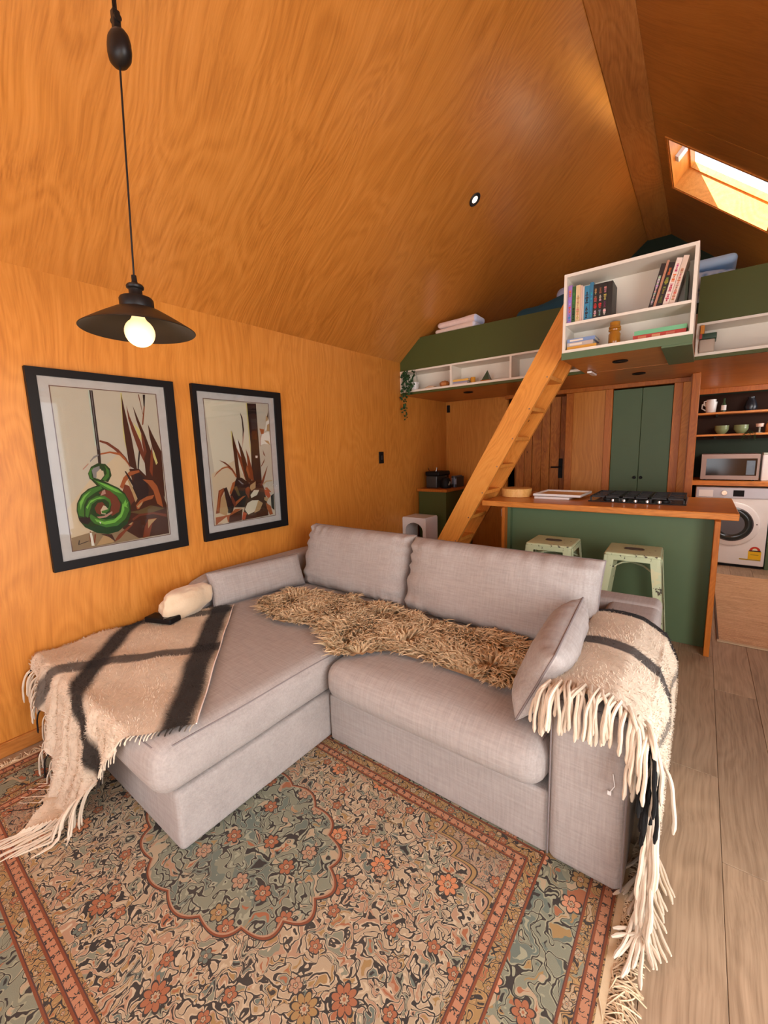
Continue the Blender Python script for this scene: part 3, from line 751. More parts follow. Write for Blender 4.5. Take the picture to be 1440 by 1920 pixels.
def arm_C(s, t):
    w = 0.008 * mnoise.noise(Vector((s * 8, t * 8, 4)))
    c = CREAM
    if abs(t + w - 0.415) < .036: c = GREY
    if t + w > 0.752: c = DARK
    if s > .37 and abs(s + w * 2 - .43) < .024: c = lerp(c, GREY, .75)
    return c
at = thing('arm_throw', (-0.2, 1.6, 0.64), 'cream mohair throw with dark bands and thick tassels, over the right armrest', 'blanket')
SM = 0.84
ac = Cloth(arm_P, arm_C, 0.0, SM, 0.0, 0.80, 90, 70)
ac.grid().build('cloth', M['wool'], at, tint=True, angle=180)
ac.fuzz(10000, -1 if ac.normal(.2, .3).z < 0 else 1, 8).build('fuzz', M['wool'], at, tint=True)['kind'] = 'stuff'
fg = MB(); rg = random.Random(21); cnt = 66
def keep(q): return Vector((q.x, min(q.y, 1.262) if q.x < -.10 else q.y, q.z))
for i in range(cnt):
    s = SM * (i + .5) / cnt; p = arm_P(s, 0.0); f = s / SM
    col = CREAM
    if .36 < f < .58 and i % 7: col = (0.008, .008, .008)
    L = rg.uniform(.10, .17) + (.05 if f > .3 else 0)
    strand(fg, p + Vector((0, .012, .006)), (rg.uniform(-.4, .3), -1.0, rg.uniform(.1, .5)), L, rg, (lambda k_: tuple(x * k_ for x in col))(rg.uniform(.85, 1.1)), rg.uniform(.0048, .0062), .85, .02, 11, keep, 7)
    if f < .45:   # a second, curlier strand
        strand(fg, p + Vector((rg.uniform(-.01, .01), .03, .012)), (rg.uniform(-.9, .9), -.8, .6), L * 1.05, rg, (lambda k_: tuple(x * k_ for x in CREAM))(rg.uniform(.8, 1.05)), .0052, .8, .02, 12, keep, 7)
for i in range(34):
    t = .30 * rg.random(); p = arm_P(SM, t); strand(fg, p, (rg.uniform(-.2, .2), -.4, -1), rg.uniform(.12, .18), rg, CREAM, .0046, 1.0, .02, 9, None, 6)
fg.build('tassels', M['wool'], at, tint=True)['kind'] = 'stuff'

# ================================================================== RUG
GX0, GX1, GY0, GY1 = -2.415, -0.115, -0.075, 1.50
rug = thing('persian_rug', (-1.265, 0.71, 0), 'large patterned oriental rug with cream fringe, under the corner sofa', 'rug')
def rug_mat():
    s = NT('rug_pile'); v = s.co
    X, Y, _ = s.sep(v)
    hx, hy = (GX1 - GX0) / 2, (GY1 - GY0) / 2
    ax, ay = s.math('ABSOLUTE', X), s.math('ABSOLUTE', s.math('SUBTRACT', Y, (GY0 + GY1) / 2 - .71))
    dx, dy = s.math('SUBTRACT', hx, ax), s.math('SUBTRACT', hy, ay)
    d = s.math('MINIMUM', dx, dy)
    along = s.mix(s.math('LESS_THAN', dx, dy), X, Y)      # coordinate running along the border
    along = s.n('ShaderNodeSeparateColor', None, Color=along).outputs[0]
    N = s.n('ShaderNodeTexNoise', None, Vector=v, Scale=7.0, Detail=2.0); off = s.vmath('SUBTRACT', N.outputs['Color'], (0.5, 0.5, 0.5))
    wv = s.vmath('ADD', v, s.n('ShaderNodeVectorMath', {'operation': 'SCALE'}, i0=off, Scale=0.075).outputs[0])
    N2 = s.n('ShaderNodeTexNoise', None, Vector=v, Scale=26.0, Detail=1.0); off2 = s.vmath('SUBTRACT', N2.outputs['Color'], (0.5, 0.5, 0.5))
    wv = s.vmath('ADD', wv, s.n('ShaderNodeVectorMath', {'operation': 'SCALE'}, i0=off2, Scale=0.045).outputs[0])
    BEI, PINK, SAGE, OCH, TER, NAVY, RUST, TEAL = (0.40, 0.305, 0.195), (0.38, 0.225, 0.14), (0.20, 0.210, 0.150), (0.31, 0.19, 0.075), (0.32, 0.115, 0.055), (0.025, 0.024, 0.026), (0.19, 0.048, 0.020), (0.12, 0.150, 0.125)
    def cells(vec, sc, stops, lw, hw, rnd=1.0, ground=None):
        a = s.n('ShaderNodeTexVoronoi', {'feature': 'F1'}, Vector=vec, Scale=sc, Randomness=rnd)
        e = s.n('ShaderNodeTexVoronoi', {'feature': 'DISTANCE_TO_EDGE'}, Vector=vec, Scale=sc, Randomness=rnd).outputs['Distance']
        sh = s.n('ShaderNodeSeparateColor', None, Color=a.outputs['Color'])
        col = s.ramp(sh.outputs[0], stops, 'CONSTANT')
        inner = s.math('GREATER_THAN', e, hw + .13)                      # a small eye within some motifs
        eye = s.math('MULTIPLY', inner, s.math('GREATER_THAN', sh.outputs[1], .55))
        col = s.mix(s.math('MULTIPLY', eye, .85), col, s.ramp(sh.outputs[2], [(0, TER), (.3, NAVY), (.5, BEI), (.7, OCH), (.85, TEAL)], 'CONSTANT'))
        col = s.mix(s.math('LESS_THAN', e, hw), col, ground or (0.60, 0.46, 0.30))
        col = s.mix(s.math('LESS_THAN', e, lw), col, NAVY)
        return col, e, sh
    fstops = [(0, BEI), (.24, PINK), (.36, BEI), (.48, SAGE), (.58, TER), (.65, BEI), (.76, OCH), (.84, TEAL), (.90, PINK), (.965, NAVY)]
    def swirl(vec, sa, sb, ka, kb, dist, stops, lw=.075, hw=.15, halo=(0.50, 0.40, 0.27), seed=0.0):
        na = s.noise(s.vmath('ADD', vec, (5 + seed, 3, 0)), sa, 0.5, .4, dist); nb = s.noise(s.vmath('ADD', vec, (1, 9 + seed, 4)), sb, 0.5, .4, dist * .7)
        ta, tb = s.math('MULTIPLY', na, ka), s.math('MULTIPLY', nb, kb)
        fa, fb = s.math('FRACT', ta), s.math('FRACT', tb)
        ea = s.math('SUBTRACT', .5, s.math('ABSOLUTE', s.math('SUBTRACT', fa, .5))); eb = s.math('SUBTRACT', .5, s.math('ABSOLUTE', s.math('SUBTRACT', fb, .5)))
        e = s.math('MINIMUM', ea, eb)
        vc = s.n('ShaderNodeTexVoronoi', None, Vector=vec, Scale=13.0)
        vr = s.n('ShaderNodeSeparateColor', None, Color=vc.outputs['Color']).outputs[0]
        h = s.comb(s.math('FLOOR', ta), s.math('FLOOR', tb), s.math('FLOOR', s.math('MULTIPLY', vr, 5.0)))
        wn = s.n('ShaderNodeTexWhiteNoise', {'noise_dimensions': '3D'}, Vector=h)
        col = s.ramp(wn.outputs['Value'], stops, 'CONSTANT')
        w2 = s.n('ShaderNodeSeparateColor', None, Color=wn.outputs['Color']).outputs[1]
        eye = s.math('MULTIPLY', s.math('GREATER_THAN', e, .33), s.math('GREATER_THAN', w2, .5))
        col = s.mix(eye, col, s.ramp(w2, [(0, NAVY), (.62, TER), (.74, NAVY), (.84, OCH), (.92, halo)], 'CONSTANT'))
        col = s.mix(s.math('LESS_THAN', e, hw), col, halo)
        return s.mix(s.math('LESS_THAN', e, lw), col, NAVY), e
    c1, e1 = swirl(wv, 17.0, 16.0, 7.0, 6.0, .45, fstops, .075, .15)
    c1b, _ = swirl(wv, 19.0, 17.0, 6.0, 5.0, .5, fstops, .085, .17, seed=3.0)
    nn = s.noise(s.vmath('ADD', wv, (5, 3, 0)), 17.0, 1.0, 0.5, 2.2)
    frac = s.math('FRACT', s.math('MULTIPLY', nn, 9.0)); ln = s.math('ABSOLUTE', s.math('SUBTRACT', frac, .5))
    c1 = s.mix(s.math('GREATER_THAN', s.noise(v, 7.0, 1.0), .52), c1, c1b)
    # flower heads with petals
    def flowers(base, sc, rad, pet, stops, seedv, keep=.45, jitter=.9):
        vv = s.vmath('ADD', v, seedv)
        vo = s.n('ShaderNodeTexVoronoi', {'feature': 'F1', 'voronoi_dimensions': '2D'}, Vector=vv, Scale=sc, Randomness=jitter)
        rel = s.vmath('SUBTRACT', vv, vo.outputs['Position']); rx, ry, _ = s.sep(rel)
        ang = s.math('ARCTAN2', ry, rx); r = s.math('SQRT', s.math('ADD', s.math('MULTIPLY', rx, rx), s.math('MULTIPLY', ry, ry)))
        sc_ = s.n('ShaderNodeSeparateColor', None, Color=vo.outputs['Color'])
        pr = s.math('MULTIPLY', s.math('ADD', s.math('ABSOLUTE', s.math('SINE', s.math('MULTIPLY', ang, pet))), 1.6), rad / 2.6)
        q = s.math('DIVIDE', r, pr)
        on = s.math('LESS_THAN', sc_.outputs[1], keep)
        def ring(a, c, b):
            return s.mix(s.math('MULTIPLY', on, s.math('LESS_THAN', q, a)), b, c)
        col = ring(1.18, NAVY, base); col = ring(1.0, s.ramp(sc_.outputs[0], stops, 'CONSTANT'), col)
        pl_ = s.math('LESS_THAN', s.math('ABSOLUTE', s.math('SINE', s.math('MULTIPLY', ang, pet))), .16)
        col = s.mix(s.math('MULTIPLY', s.math('MULTIPLY', on, pl_), s.math('LESS_THAN', q, .95)), col, (0.16, .035, .02))
        col = ring(.42, NAVY, col); col = ring(.33, BEI, col); col = ring(.15, TER, col)
        return col
    c1 = flowers(c1, 5.0, .034, 4.0, [(0, TER), (.4, (0.52, .20, .09)), (.7, OCH)], (0, 0, 0), .62)
    c1 = flowers(c1, 11.0, .018, 2.5, [(0, TER), (.5, PINK), (.8, TEAL)], (3, 1, 0), .5)
    # medallion with a lobed edge, sage ground
    mxx, mxy = s.math('DIVIDE', X, .42), s.math('DIVIDE', s.math('SUBTRACT', Y, .02), .27)
    mr = s.math('SQRT', s.math('ADD', s.math('MULTIPLY', mxx, mxx), s.math('MULTIPLY', mxy, mxy))); ma = s.math('ARCTAN2', mxy, mxx)
    mr = s.math('ADD', mr, s.math('MULTIPLY', s.math('ABSOLUTE', s.math('SINE', s.math('MULTIPLY', ma, 8.0))), -.09))
    c2, e2 = swirl(wv, 14.0, 13.0, 6.0, 5.0, .4, [(0, SAGE), (.35, TEAL), (.5, SAGE), (.78, BEI), (.90, PINK)], .07, .14, (0.30, 0.31, 0.22), 6.0)
    c2 = flowers(c2, 9.0, .026, 3.0, [(0, TER), (.5, PINK), (.8, OCH)], (1, 4, 0), .7)
    inm = s.math('LESS_THAN', mr, .93)
    c1 = s.mix(inm, c1, c2)
    for a, b, c in ((.945, .965, RUST), (.965, .975, NAVY), (.93, .945, PINK)):
        c1 = s.mix(s.math('MULTIPLY', s.math('GREATER_THAN', mr, a), s.math('LESS_THAN', mr, b)), c1, c)
    # corner pieces, dark ground with scalloped edge
    cxx = s.math('DIVIDE', s.math('SUBTRACT', dx, .27), .46); cyy = s.math('DIVIDE', s.math('SUBTRACT', dy, .27), .30)
    cr = s.math('ADD', cxx, cyy); cr = s.math('ADD', cr, s.math('MULTIPLY', s.math('ABSOLUTE', s.math('SINE', s.math('MULTIPLY', s.math('SUBTRACT', cxx, cyy), 9.0))), .16))
    c3 = flowers(s.mix(s.math('LESS_THAN', ln, .16), s.mix(.35, c1, (0.05, .045, .05)), PINK), 12.0, .020, 3.0, [(0, TER), (.5, OCH), (.8, PINK)], (7, 2, 0), .8)
    c1 = s.mix(s.math('LESS_THAN', cr, .84), c1, c3)
    for a, b, c in ((.84, .89, OCH), (.89, .905, NAVY), (.82, .84, NAVY), (.905, .94, PINK)):
        c1 = s.mix(s.math('MULTIPLY', s.math('GREATER_THAN', cr, a), s.math('LESS_THAN', cr, b)), c1, c)
    # borders
    def band(a, b): return s.math('MULTIPLY', s.math('GREATER_THAN', d, a), s.math('LESS_THAN', d, b))
    cb, _ = swirl(wv, 13.0, 12.0, 6.0, 5.0, .4, [(0, SAGE), (.30, TEAL), (.42, SAGE), (.62, BEI), (.75, TER), (.83, SAGE), (.93, OCH)], .05, .11, (0.30, 0.30, 0.20), 9.0)
    cb = flowers(cb, 9.0, .027, 3.0, [(0, TER), (.5, (0.55, .25, .14)), (.85, OCH)], (2, 5, 0), .75, .5)
    cs, _ = swirl(v, 26.0, 24.0, 6.0, 6.0, .6, [(0, OCH), (.4, BEI), (.6, TER), (.75, SAGE), (.9, OCH)], .07, .16, (0.40, .24, .10), 2.0)
    cs = flowers(cs, 24.0, .013, 2.5, [(0, OCH), (.5, BEI), (.8, TER)], (4, 4, 0), .8, .2)
    # guard stripes with small dark characters
    gcol = s.mix(0.0, PINK, PINK)
    chn = s.math('SINE', s.math('MULTIPLY', along, 210.0)); chm = s.noise(v, 95.0, 1.0)
    gcol = s.mix(s.math('MULTIPLY', s.math('GREATER_THAN', chn, .1), s.math('LESS_THAN', s.math('ABSOLUTE', s.math('SUBTRACT', chm, .5)), .055)), (0.42, .19, .105), NAVY)
    lay = [(0, .305, cs), (.075, .215, cb), (.012, .034, gcol), (.262, .288, gcol)]
    col = c1
    for a, b, c in lay: col = s.mix(band(a, b), col, c)
    for a in (.004, .034, .070, .214, .258, .288):
        col = s.mix(band(a, a + .006), col, RUST); col = s.mix(band(a + .006, a + .009), col, (0.07, .03, .03))
    # worn, dusty warm tone
    w = s.noise(v, 3.0, 3.0); col = s.mix(s.math('MULTIPLY', w, .18), col, (0.34, 0.27, 0.185))
    s.bump(s.noise(v, 420.0, 2.0), .35, .0015)
    return s.fin(col, .95, 0, .08)
M['rug'] = rug_mat()
rgm = MB(); nx, ny = 46, 32
for k, z in enumerate((0.010,)):
    for j in range(ny + 1):
        for i in range(nx + 1):
            x = GX0 + (GX1 - GX0) * i / nx; y = GY0 + (GY1 - GY0) * j / ny
            rgm.v.append((x, y, z + .0012 * mnoise.noise(Vector((x * 4, y * 4, 0))))); rgm.c.append((1, 1, 1))
for j in range(ny):
    for i in range(nx): a = j * (nx + 1) + i; rgm.f.append((a, a + 1, a + nx + 2, a + nx + 1))
rgm.box(GX0, GX1, GY0, GY0 + .002, 0.0005, .0095).box(GX0, GX1, GY1 - .002, GY1, 0.0005, .0095).box(GX0, GX0 + .002, GY0, GY1, .0005, .0095).box(GX1 - .002, GX1, GY0, GY1, .0005, .0095)
rgm.build('pile', M['rug'], rug)
M['cotton'] = attr_mat('cotton_fringe', rough=.9, sheen=.1)
fr = MB(); rg = random.Random(5)
for side, x0 in ((1, GX1), (-1, GX0)):
    fr.cur = (.62, .47, .29); xx = sorted((x0, x0 + side * .018)); fr.box(xx[0], xx[1], GY0, GY1, .001, .008)
    n = 330
    for i in range(n * (2 if side > 0 else 1)):
        y = GY0 + (GY1 - GY0) * rg.random(); x = x0 + side * .017; L = rg.uniform(.05, .085) if side > 0 else rg.uniform(.03, .05)
        a = rg.gauss(0, .55); cu = rg.gauss(0, 1.1); pts = []; K = 6; px, py = x, y
        lift = rg.uniform(.004, .014)
        for k in range(K):
            t = k / (K - 1); pts.append((px, py, .004 + lift * math.sin(t * 3.0) + .001)); aa = a + cu * t
            px += side * math.cos(aa) * L / (K - 1); py += math.sin(aa) * L / (K - 1)
        c = rg.uniform(.8, 1.1); fr.tube(pts, rg.uniform(.0014, .0022), 4, False, (.66 * c, .50 * c, .32 * c))
    fr.build('fringe', M['cotton'], rug, tint=True)['kind'] = 'stuff'; fr = MB()

# ================================================================== PICTURES
ACOL = {'bg': (0.50, 0.43, 0.33), 'bgwarm': (0.56, 0.43, 0.28), 'cream': (0.62, 0.54, 0.40), 'ground': (0.26, 0.17, 0.09), 'mint': (0.42, 0.48, 0.38), 'black': (0.02, 0.012, 0.012), 'greyl': (0.22, 0.20, 0.19), 'greyd': (0.04, 0.032, 0.030), 'yell': (0.56, 0.47, 0.17),
        'dkbrown': (0.055, 0.016, 0.008), 'brown': (0.15, 0.035, 0.016), 'rust': (0.20, 0.042, 0.014), 'orange': (0.33, 0.088, 0.026), 'pink': (0.42, 0.22, 0.16), 'tan': (0.42, 0.26, 0.12), 'olive': (0.11, 0.07, 0.025), 'bright': (0.72, 0.66, 0.56),
        'gdark': (0.010, 0.045, 0.010), 'gmid': (0.045, 0.16, 0.022), 'glight': (0.16, 0.42, 0.06), 'red': (0.42, 0.07, 0.02)}
ART1 = [
 ("bg", [(698,1720),(1188,1725),(1184,919),(697,914)]),
 ("bgwarm", [(698,1128),(827,1283),(977,1409),(1028,1248),(970,985),(820,916),(697,914)]),
 ("ground", [(699,981),(848,1005),(1021,1086),(1188,1093),(1184,919),(697,914)]),
 ("mint", [(855,1720),(861,1720),(862,1441),(855,1441)]),
 ("black", [(861,1721),(876,1720),(876,1411),(872,1336),(859,1336),(861,1411)]),
 ("greyl", [(867,1720),(870,1720),(868,1421),(866,1421)]),
 ("yell", [(1005,1720),(1012,1720),(1025,1355),(1010,1355),(995,1481)]),
 ("dkbrown", [(1009,1718),(1017,1635),(1036,1481),(1046,1301),(1007,1329),(1002,1460),(1001,1563)]),
 ("brown", [(1028,1656),(1039,1595),(1059,1528),(1081,1460),(1094,1385),(1105,1297),(1066,1407),(1042,1512),(1030,1585)]),
 ("yell", [(1053,1565),(1083,1524),(1092,1460),(1074,1481)]),
 ("dkbrown", [(1060,1656),(1084,1576),(1107,1503),(1129,1416),(1154,1350),(1177,1259),(1177,1100),(1086,1111),(1090,1352),(1094,1481),(1071,1576)]),
 ("brown", [(1088,1524),(1099,1481),(1107,1406),(1093,1374),(1087,1460)]),
 ("dkbrown", [(1130,1557),(1148,1503),(1174,1438),(1189,1404),(1182,1122),(1155,1261),(1143,1405),(1131,1492)]),
 ("yell", [(1145,1416),(1161,1339),(1151,1328),(1138,1383)]),
 ("black", [(1119,1719),(1132,1720),(1122,1646),(1117,1646)]),
 ("brown", [(1094,1719),(1099,1719),(1110,1609),(1108,1609)]),
 ("rust", [(1118,1657),(1124,1657),(1105,1556),(1097,1550),(1107,1603)]),
 ("black", [(1066,1412),(1072,1407),(1055,1311),(1048,1311),(1056,1364)]),
 ("brown", [(879,1470),(917,1458),(964,1419),(997,1372),(1012,1329),(1003,1335),(979,1377),(941,1420),(907,1448),(877,1460)]),
 ("orange", [(875,1401),(921,1410),(967,1401),(988,1377),(1008,1334),(1015,1308),(995,1351),(965,1388),(920,1401),(874,1393)]),
 ("greyl", [(823,1363),(843,1387),(866,1396),(865,1389),(841,1374),(824,1357)]),
 ("pink", [(786,1323),(813,1351),(817,1348),(790,1320)]),
 ("dkbrown", [(1005,1313),(1055,1311),(1101,1254),(1153,1239),(1185,1099),(1184,919),(1013,922),(936,990),(984,1118),(1017,1141),(1013,1249)]),
 ("black", [(1034,1301),(1076,1266),(1099,1187),(1078,1134),(1022,1141),(1008,1196)]),
 ("brown", [(972,1231),(995,1219),(1017,1141),(982,1102),(951,1175)]),
 ("orange", [(947,1218),(971,1268),(1004,1298),(1054,1303),(1058,1292),(1011,1276),(983,1246),(960,1206)]),
 ("tan", [(989,1256),(999,1250),(1030,1145),(1017,1125),(1006,1180)]),
 ("black", [(980,1302),(987,1301),(1013,1249),(1022,1195),(999,1250)]),
 ("orange", [(1069,1250),(1121,1241),(1144,1206),(1159,1137),(1164,1079),(1133,1105),(1120,1180),(1097,1221)]),
 ("rust", [(1136,1438),(1140,1372),(1123,1263),(1111,1297)]),
 ("orange", [(1018,1108),(1041,1133),(1079,1151),(1123,1157),(1110,1136),(1061,1125),(1031,1085),(1021,1086)]),
 ("tan", [(1022,1102),(1056,1128),(1049,1110),(1029,1091)]),
 ("brown", [(990,1036),(1028,1058),(1107,1058),(1179,1037),(1180,1019),(1105,1047),(1032,1046),(994,1024)]),
 ("olive", [(979,1075),(1030,1079),(1095,1099),(1174,1072),(1107,1058),(1028,1058)]),
 ("rust", [(886,924),(914,962),(960,992),(998,1018),(986,998),(948,967),(915,935)]),
 ("rust", [(1033,918),(1051,982),(1076,1023),(1124,1021),(1094,992),(1071,922)]),
 ("tan", [(1068,968),(1073,1018),(1122,1019),(1089,993)]),
 ("tan", [(967,1007),(993,1019),(981,1002)]),
 ("tan", [(803,920),(845,974),(884,951),(886,924)]),
 ("rust", [(781,1001),(786,1000),(779,945),(775,946)]),
 ("rust", [(801,982),(808,981),(798,936),(792,938)]),
 ("bright", [(780,994),(789,992),(794,922),(781,924)]),
 ("dkbrown", [(827,978),(881,968),(895,923),(866,955)]),
 ("gdark", [(807,1299),(824,1333),(856,1350),(891,1345),(911,1318),(914,1282),(894,1248),(859,1261),(880,1285),(878,1310),(847,1312),(835,1283),(842,1267),(812,1269)]),
 ("greyl", [(825,1323),(863,1336),(861,1276),(830,1275)]),
 ("bgwarm", [(846,1302),(866,1321),(880,1290),(860,1268),(843,1277)]),
 ("gmid", [(809,1299),(822,1323),(841,1332),(824,1313),(822,1279),(841,1257),(817,1271)]),
 ("gmid", [(886,1340),(905,1309),(902,1278),(881,1254),(869,1265),(892,1294),(891,1320)]),
 ("gdark", [(816,1269),(843,1272),(885,1249),(941,1213),(971,1178),(990,1123),(986,1064),(963,1013),(915,978),(863,971),(811,988),(763,1025),(742,1063),(736,1114),(742,1152),(765,1194),(798,1221),(839,1235)]),
 ("gmid", [(750,1156),(773,1193),(811,1220),(856,1231),(863,1217),(826,1198),(788,1172),(771,1139),(765,1080),(744,1088),(741,1123)]),
 ("gmid", [(829,1266),(875,1244),(936,1208),(966,1173),(981,1134),(981,1086),(956,1041),(914,1010),(858,1009),(807,1038),(785,1072),(796,1090),(819,1067),(863,1050),(909,1053),(942,1086),(947,1133),(927,1172),(893,1202),(856,1231)]),
 ("glight", [(951,1127),(957,1094),(938,1054),(902,1028),(855,1025),(817,1046),(810,1063),(852,1041),(899,1044),(935,1071)]),
 ("glight", [(841,1257),(892,1233),(935,1203),(957,1180),(925,1193),(882,1223)]),
 ("glight", [(754,1156),(777,1188),(810,1210),(780,1178),(761,1140),(754,1116)]),
 ("black", [(739,1078),(790,1076),(792,1055),(777,1037),(749,1052)]),
 ("brown", [(843,1196),(872,1211),(898,1201),(927,1167),(941,1123),(927,1083),(892,1066),(885,1088),(897,1129),(889,1161),(859,1179)]),
 ("gmid", [(776,1123),(795,1161),(832,1180),(868,1178),(893,1155),(895,1129),(882,1104),(859,1097),(884,1115),(886,1140),(866,1161),(834,1159),(806,1140),(793,1106),(781,1072),(771,1084)]),
 ("glight", [(779,1128),(804,1160),(845,1173),(871,1165),(831,1165),(798,1146),(784,1117)]),
 ("brown", [(816,1118),(833,1144),(855,1146),(867,1127),(871,1106),(859,1097),(845,1094),(839,1079),(822,1092)]),
 ("bgwarm", [(842,1104),(858,1128),(868,1122),(878,1105),(858,1092),(866,1078),(844,1084)]),
 ("gmid", [(845,1099),(878,1105),(884,1120),(882,1099),(862,1084),(848,1086)]),
 ("pink", [(820,1072),(856,1072),(895,1092),(896,1082),(864,1063),(832,1062)]),
 ("pink", [(862,1205),(874,1211),(876,1188),(850,1180)]),
 ("bright", [(829,1045),(837,1041),(833,1031)]),
 ("glight", [(950,1117),(968,1147),(970,1125),(981,1134),(969,1114),(975,1098),(959,1110),(952,1095)]),
 ("black", [(728,963),(732,964),(728,943),(754,950),(772,954),(771,951),(745,944),(723,940)]),
]
ART2 = [
 ("bg", [(1479,1722),(1973,1725),(1970,918),(1485,918)]),
 ("cream", [(1482,1717),(1796,1719),(1800,1299),(1682,1216),(1515,1204)]),
 ("bgwarm", [(1491,1253),(1671,1339),(1719,1238),(1832,1180),(1754,982),(1485,918),(1491,1112)]),
 ("yell", [(1788,1720),(1799,1719),(1800,1304),(1794,1434)]),
 ("black", [(1796,1719),(1870,1721),(1872,1357),(1874,1125),(1791,1132),(1803,1434)]),
 ("black", [(1813,1714),(1860,1715),(1858,1484),(1816,1484)]),
 ("greyd", [(1819,1617),(1864,1619),(1863,1544),(1821,1543)]),
 ("dkbrown", [(1821,1533),(1860,1534),(1860,1474),(1821,1474)]),
 ("bright", [(1835,1361),(1854,1360),(1851,1345),(1835,1346)]),
 ("bright", [(1949,1602),(1974,1613),(1971,1552),(1931,1535)]),
 ("bright", [(1881,1464),(1910,1515),(1962,1531),(1974,1485),(1970,1438),(1916,1443),(1878,1433)]),
 ("tan", [(1949,1638),(1968,1644),(1962,1613),(1942,1597)]),
 ("orange", [(1885,1550),(1925,1545),(1919,1515),(1897,1510)]),
 ("tan", [(1919,1469),(1956,1464),(1970,1433),(1942,1448)]),
 ("tan", [(1953,1577),(1974,1588),(1972,1531),(1946,1536)]),
 ("black", [(1958,1638),(1972,1679),(1968,1618)]),
 ("pink", [(1878,1433),(1889,1504),(1894,1504),(1884,1423)]),
 ("brown", [(1900,1403),(1921,1351),(1904,1367)]),
 ("brown", [(1914,1340),(1906,1315),(1878,1280),(1878,1290)]),
 ("yell", [(1653,1531),(1666,1521),(1687,1387),(1671,1339),(1658,1435)]),
 ("dkbrown", [(1662,1535),(1673,1483),(1689,1406),(1699,1215),(1670,1202),(1667,1291),(1661,1435)]),
 ("bright", [(1688,1464),(1700,1474),(1732,1386),(1736,1307),(1701,1357)]),
 ("rust", [(1677,1464),(1689,1416),(1727,1337),(1760,1185),(1738,1197),(1695,1358)]),
 ("dkbrown", [(1701,1479),(1729,1415),(1751,1346),(1790,1183),(1747,1171),(1725,1307),(1711,1406)]),
 ("black", [(1736,1657),(1753,1619),(1758,1532),(1737,1445),(1746,1532),(1745,1600)]),
 ("pink", [(1757,1542),(1750,1484),(1727,1396),(1740,1474)]),
 ("rust", [(1760,1410),(1781,1355),(1802,1253),(1808,1182),(1763,1211),(1765,1336)]),
 ("orange", [(1759,1301),(1776,1235),(1768,1210),(1750,1266)]),
 ("orange", [(1502,1229),(1525,1260),(1570,1291),(1613,1298),(1644,1282),(1673,1232),(1666,1217),(1637,1268),(1607,1289),(1569,1281),(1530,1255)]),
 ("brown", [(1548,1341),(1594,1325),(1629,1297),(1663,1247),(1657,1247),(1613,1298),(1578,1323)]),
 ("black", [(1671,1217),(1711,1214),(1765,1175),(1761,1058),(1721,1007),(1620,1020),(1611,1100),(1632,1156)]),
 ("dkbrown", [(1772,1190),(1870,1187),(1889,1123),(1906,1016),(1911,924),(1690,920),(1724,1037),(1756,1135)]),
 ("brown", [(1935,1288),(1902,1201),(1878,1145),(1854,1147),(1883,1202),(1921,1267)]),
 ("tan", [(1880,1161),(1913,1179),(1965,1178),(1964,1172),(1912,1171),(1885,1150)]),
 ("greyl", [(1707,1170),(1681,1197),(1687,1201),(1724,1168)]),
 ("orange", [(1607,1120),(1635,1185),(1658,1196),(1650,1165),(1617,1104)]),
 ("olive", [(1643,1155),(1666,1163),(1688,1092),(1671,1093)]),
 ("orange", [(1632,1033),(1651,1056),(1705,1085),(1734,1089),(1703,1070),(1655,1036),(1636,1018)]),
 ("brown", [(1611,1100),(1627,1098),(1650,1046),(1642,1017),(1623,1049)]),
 ("rust", [(1495,993),(1512,1063),(1529,1142),(1568,1157),(1577,1147),(1540,1088),(1521,994)]),
 ("orange", [(1505,1016),(1534,1136),(1567,1152),(1537,1108),(1513,995)]),
 ("black", [(1567,1152),(1589,1160),(1631,1019),(1616,981),(1584,985)]),
 ("tan", [(1540,1088),(1569,1119),(1586,1005),(1571,968),(1521,994)]),
 ("orange", [(1492,969),(1550,971),(1594,974),(1641,1007),(1692,1003),(1638,978),(1589,926),(1488,920)]),
 ("dkbrown", [(1593,965),(1697,1000),(1684,921),(1583,919)]),
 ("bgwarm", [(1499,925),(1571,963),(1578,922)]),
 ("tan", [(1776,1159),(1820,1181),(1816,1135),(1778,1118),(1768,1139)]),
 ("cream", [(1769,1088),(1802,1121),(1845,1117),(1823,1083),(1774,1067)]),
 ("cream", [(1714,993),(1741,1035),(1778,1049),(1832,1045),(1835,1003),(1789,967),(1740,954)]),
 ("tan", [(1832,1045),(1868,1020),(1838,971),(1788,957)]),
 ("red", [(1685,926),(1701,979),(1729,965),(1710,922)]),
 ("rust", [(1733,1137),(1757,1150),(1768,1134),(1755,1064),(1730,1107)]),
 ("red", [(1889,1118),(1926,1109),(1942,1065),(1921,1046),(1892,1081)]),
 ("tan", [(1884,1061),(1922,1056),(1907,1026),(1882,1040)]),
 ("orange", [(1893,1022),(1936,991),(1951,929),(1924,925),(1902,973)]),
 ("black", [(1942,1065),(1970,1078),(1966,954),(1942,979)]),
 ("orange", [(1890,1128),(1915,1131),(1951,1091),(1938,1092)]),
]

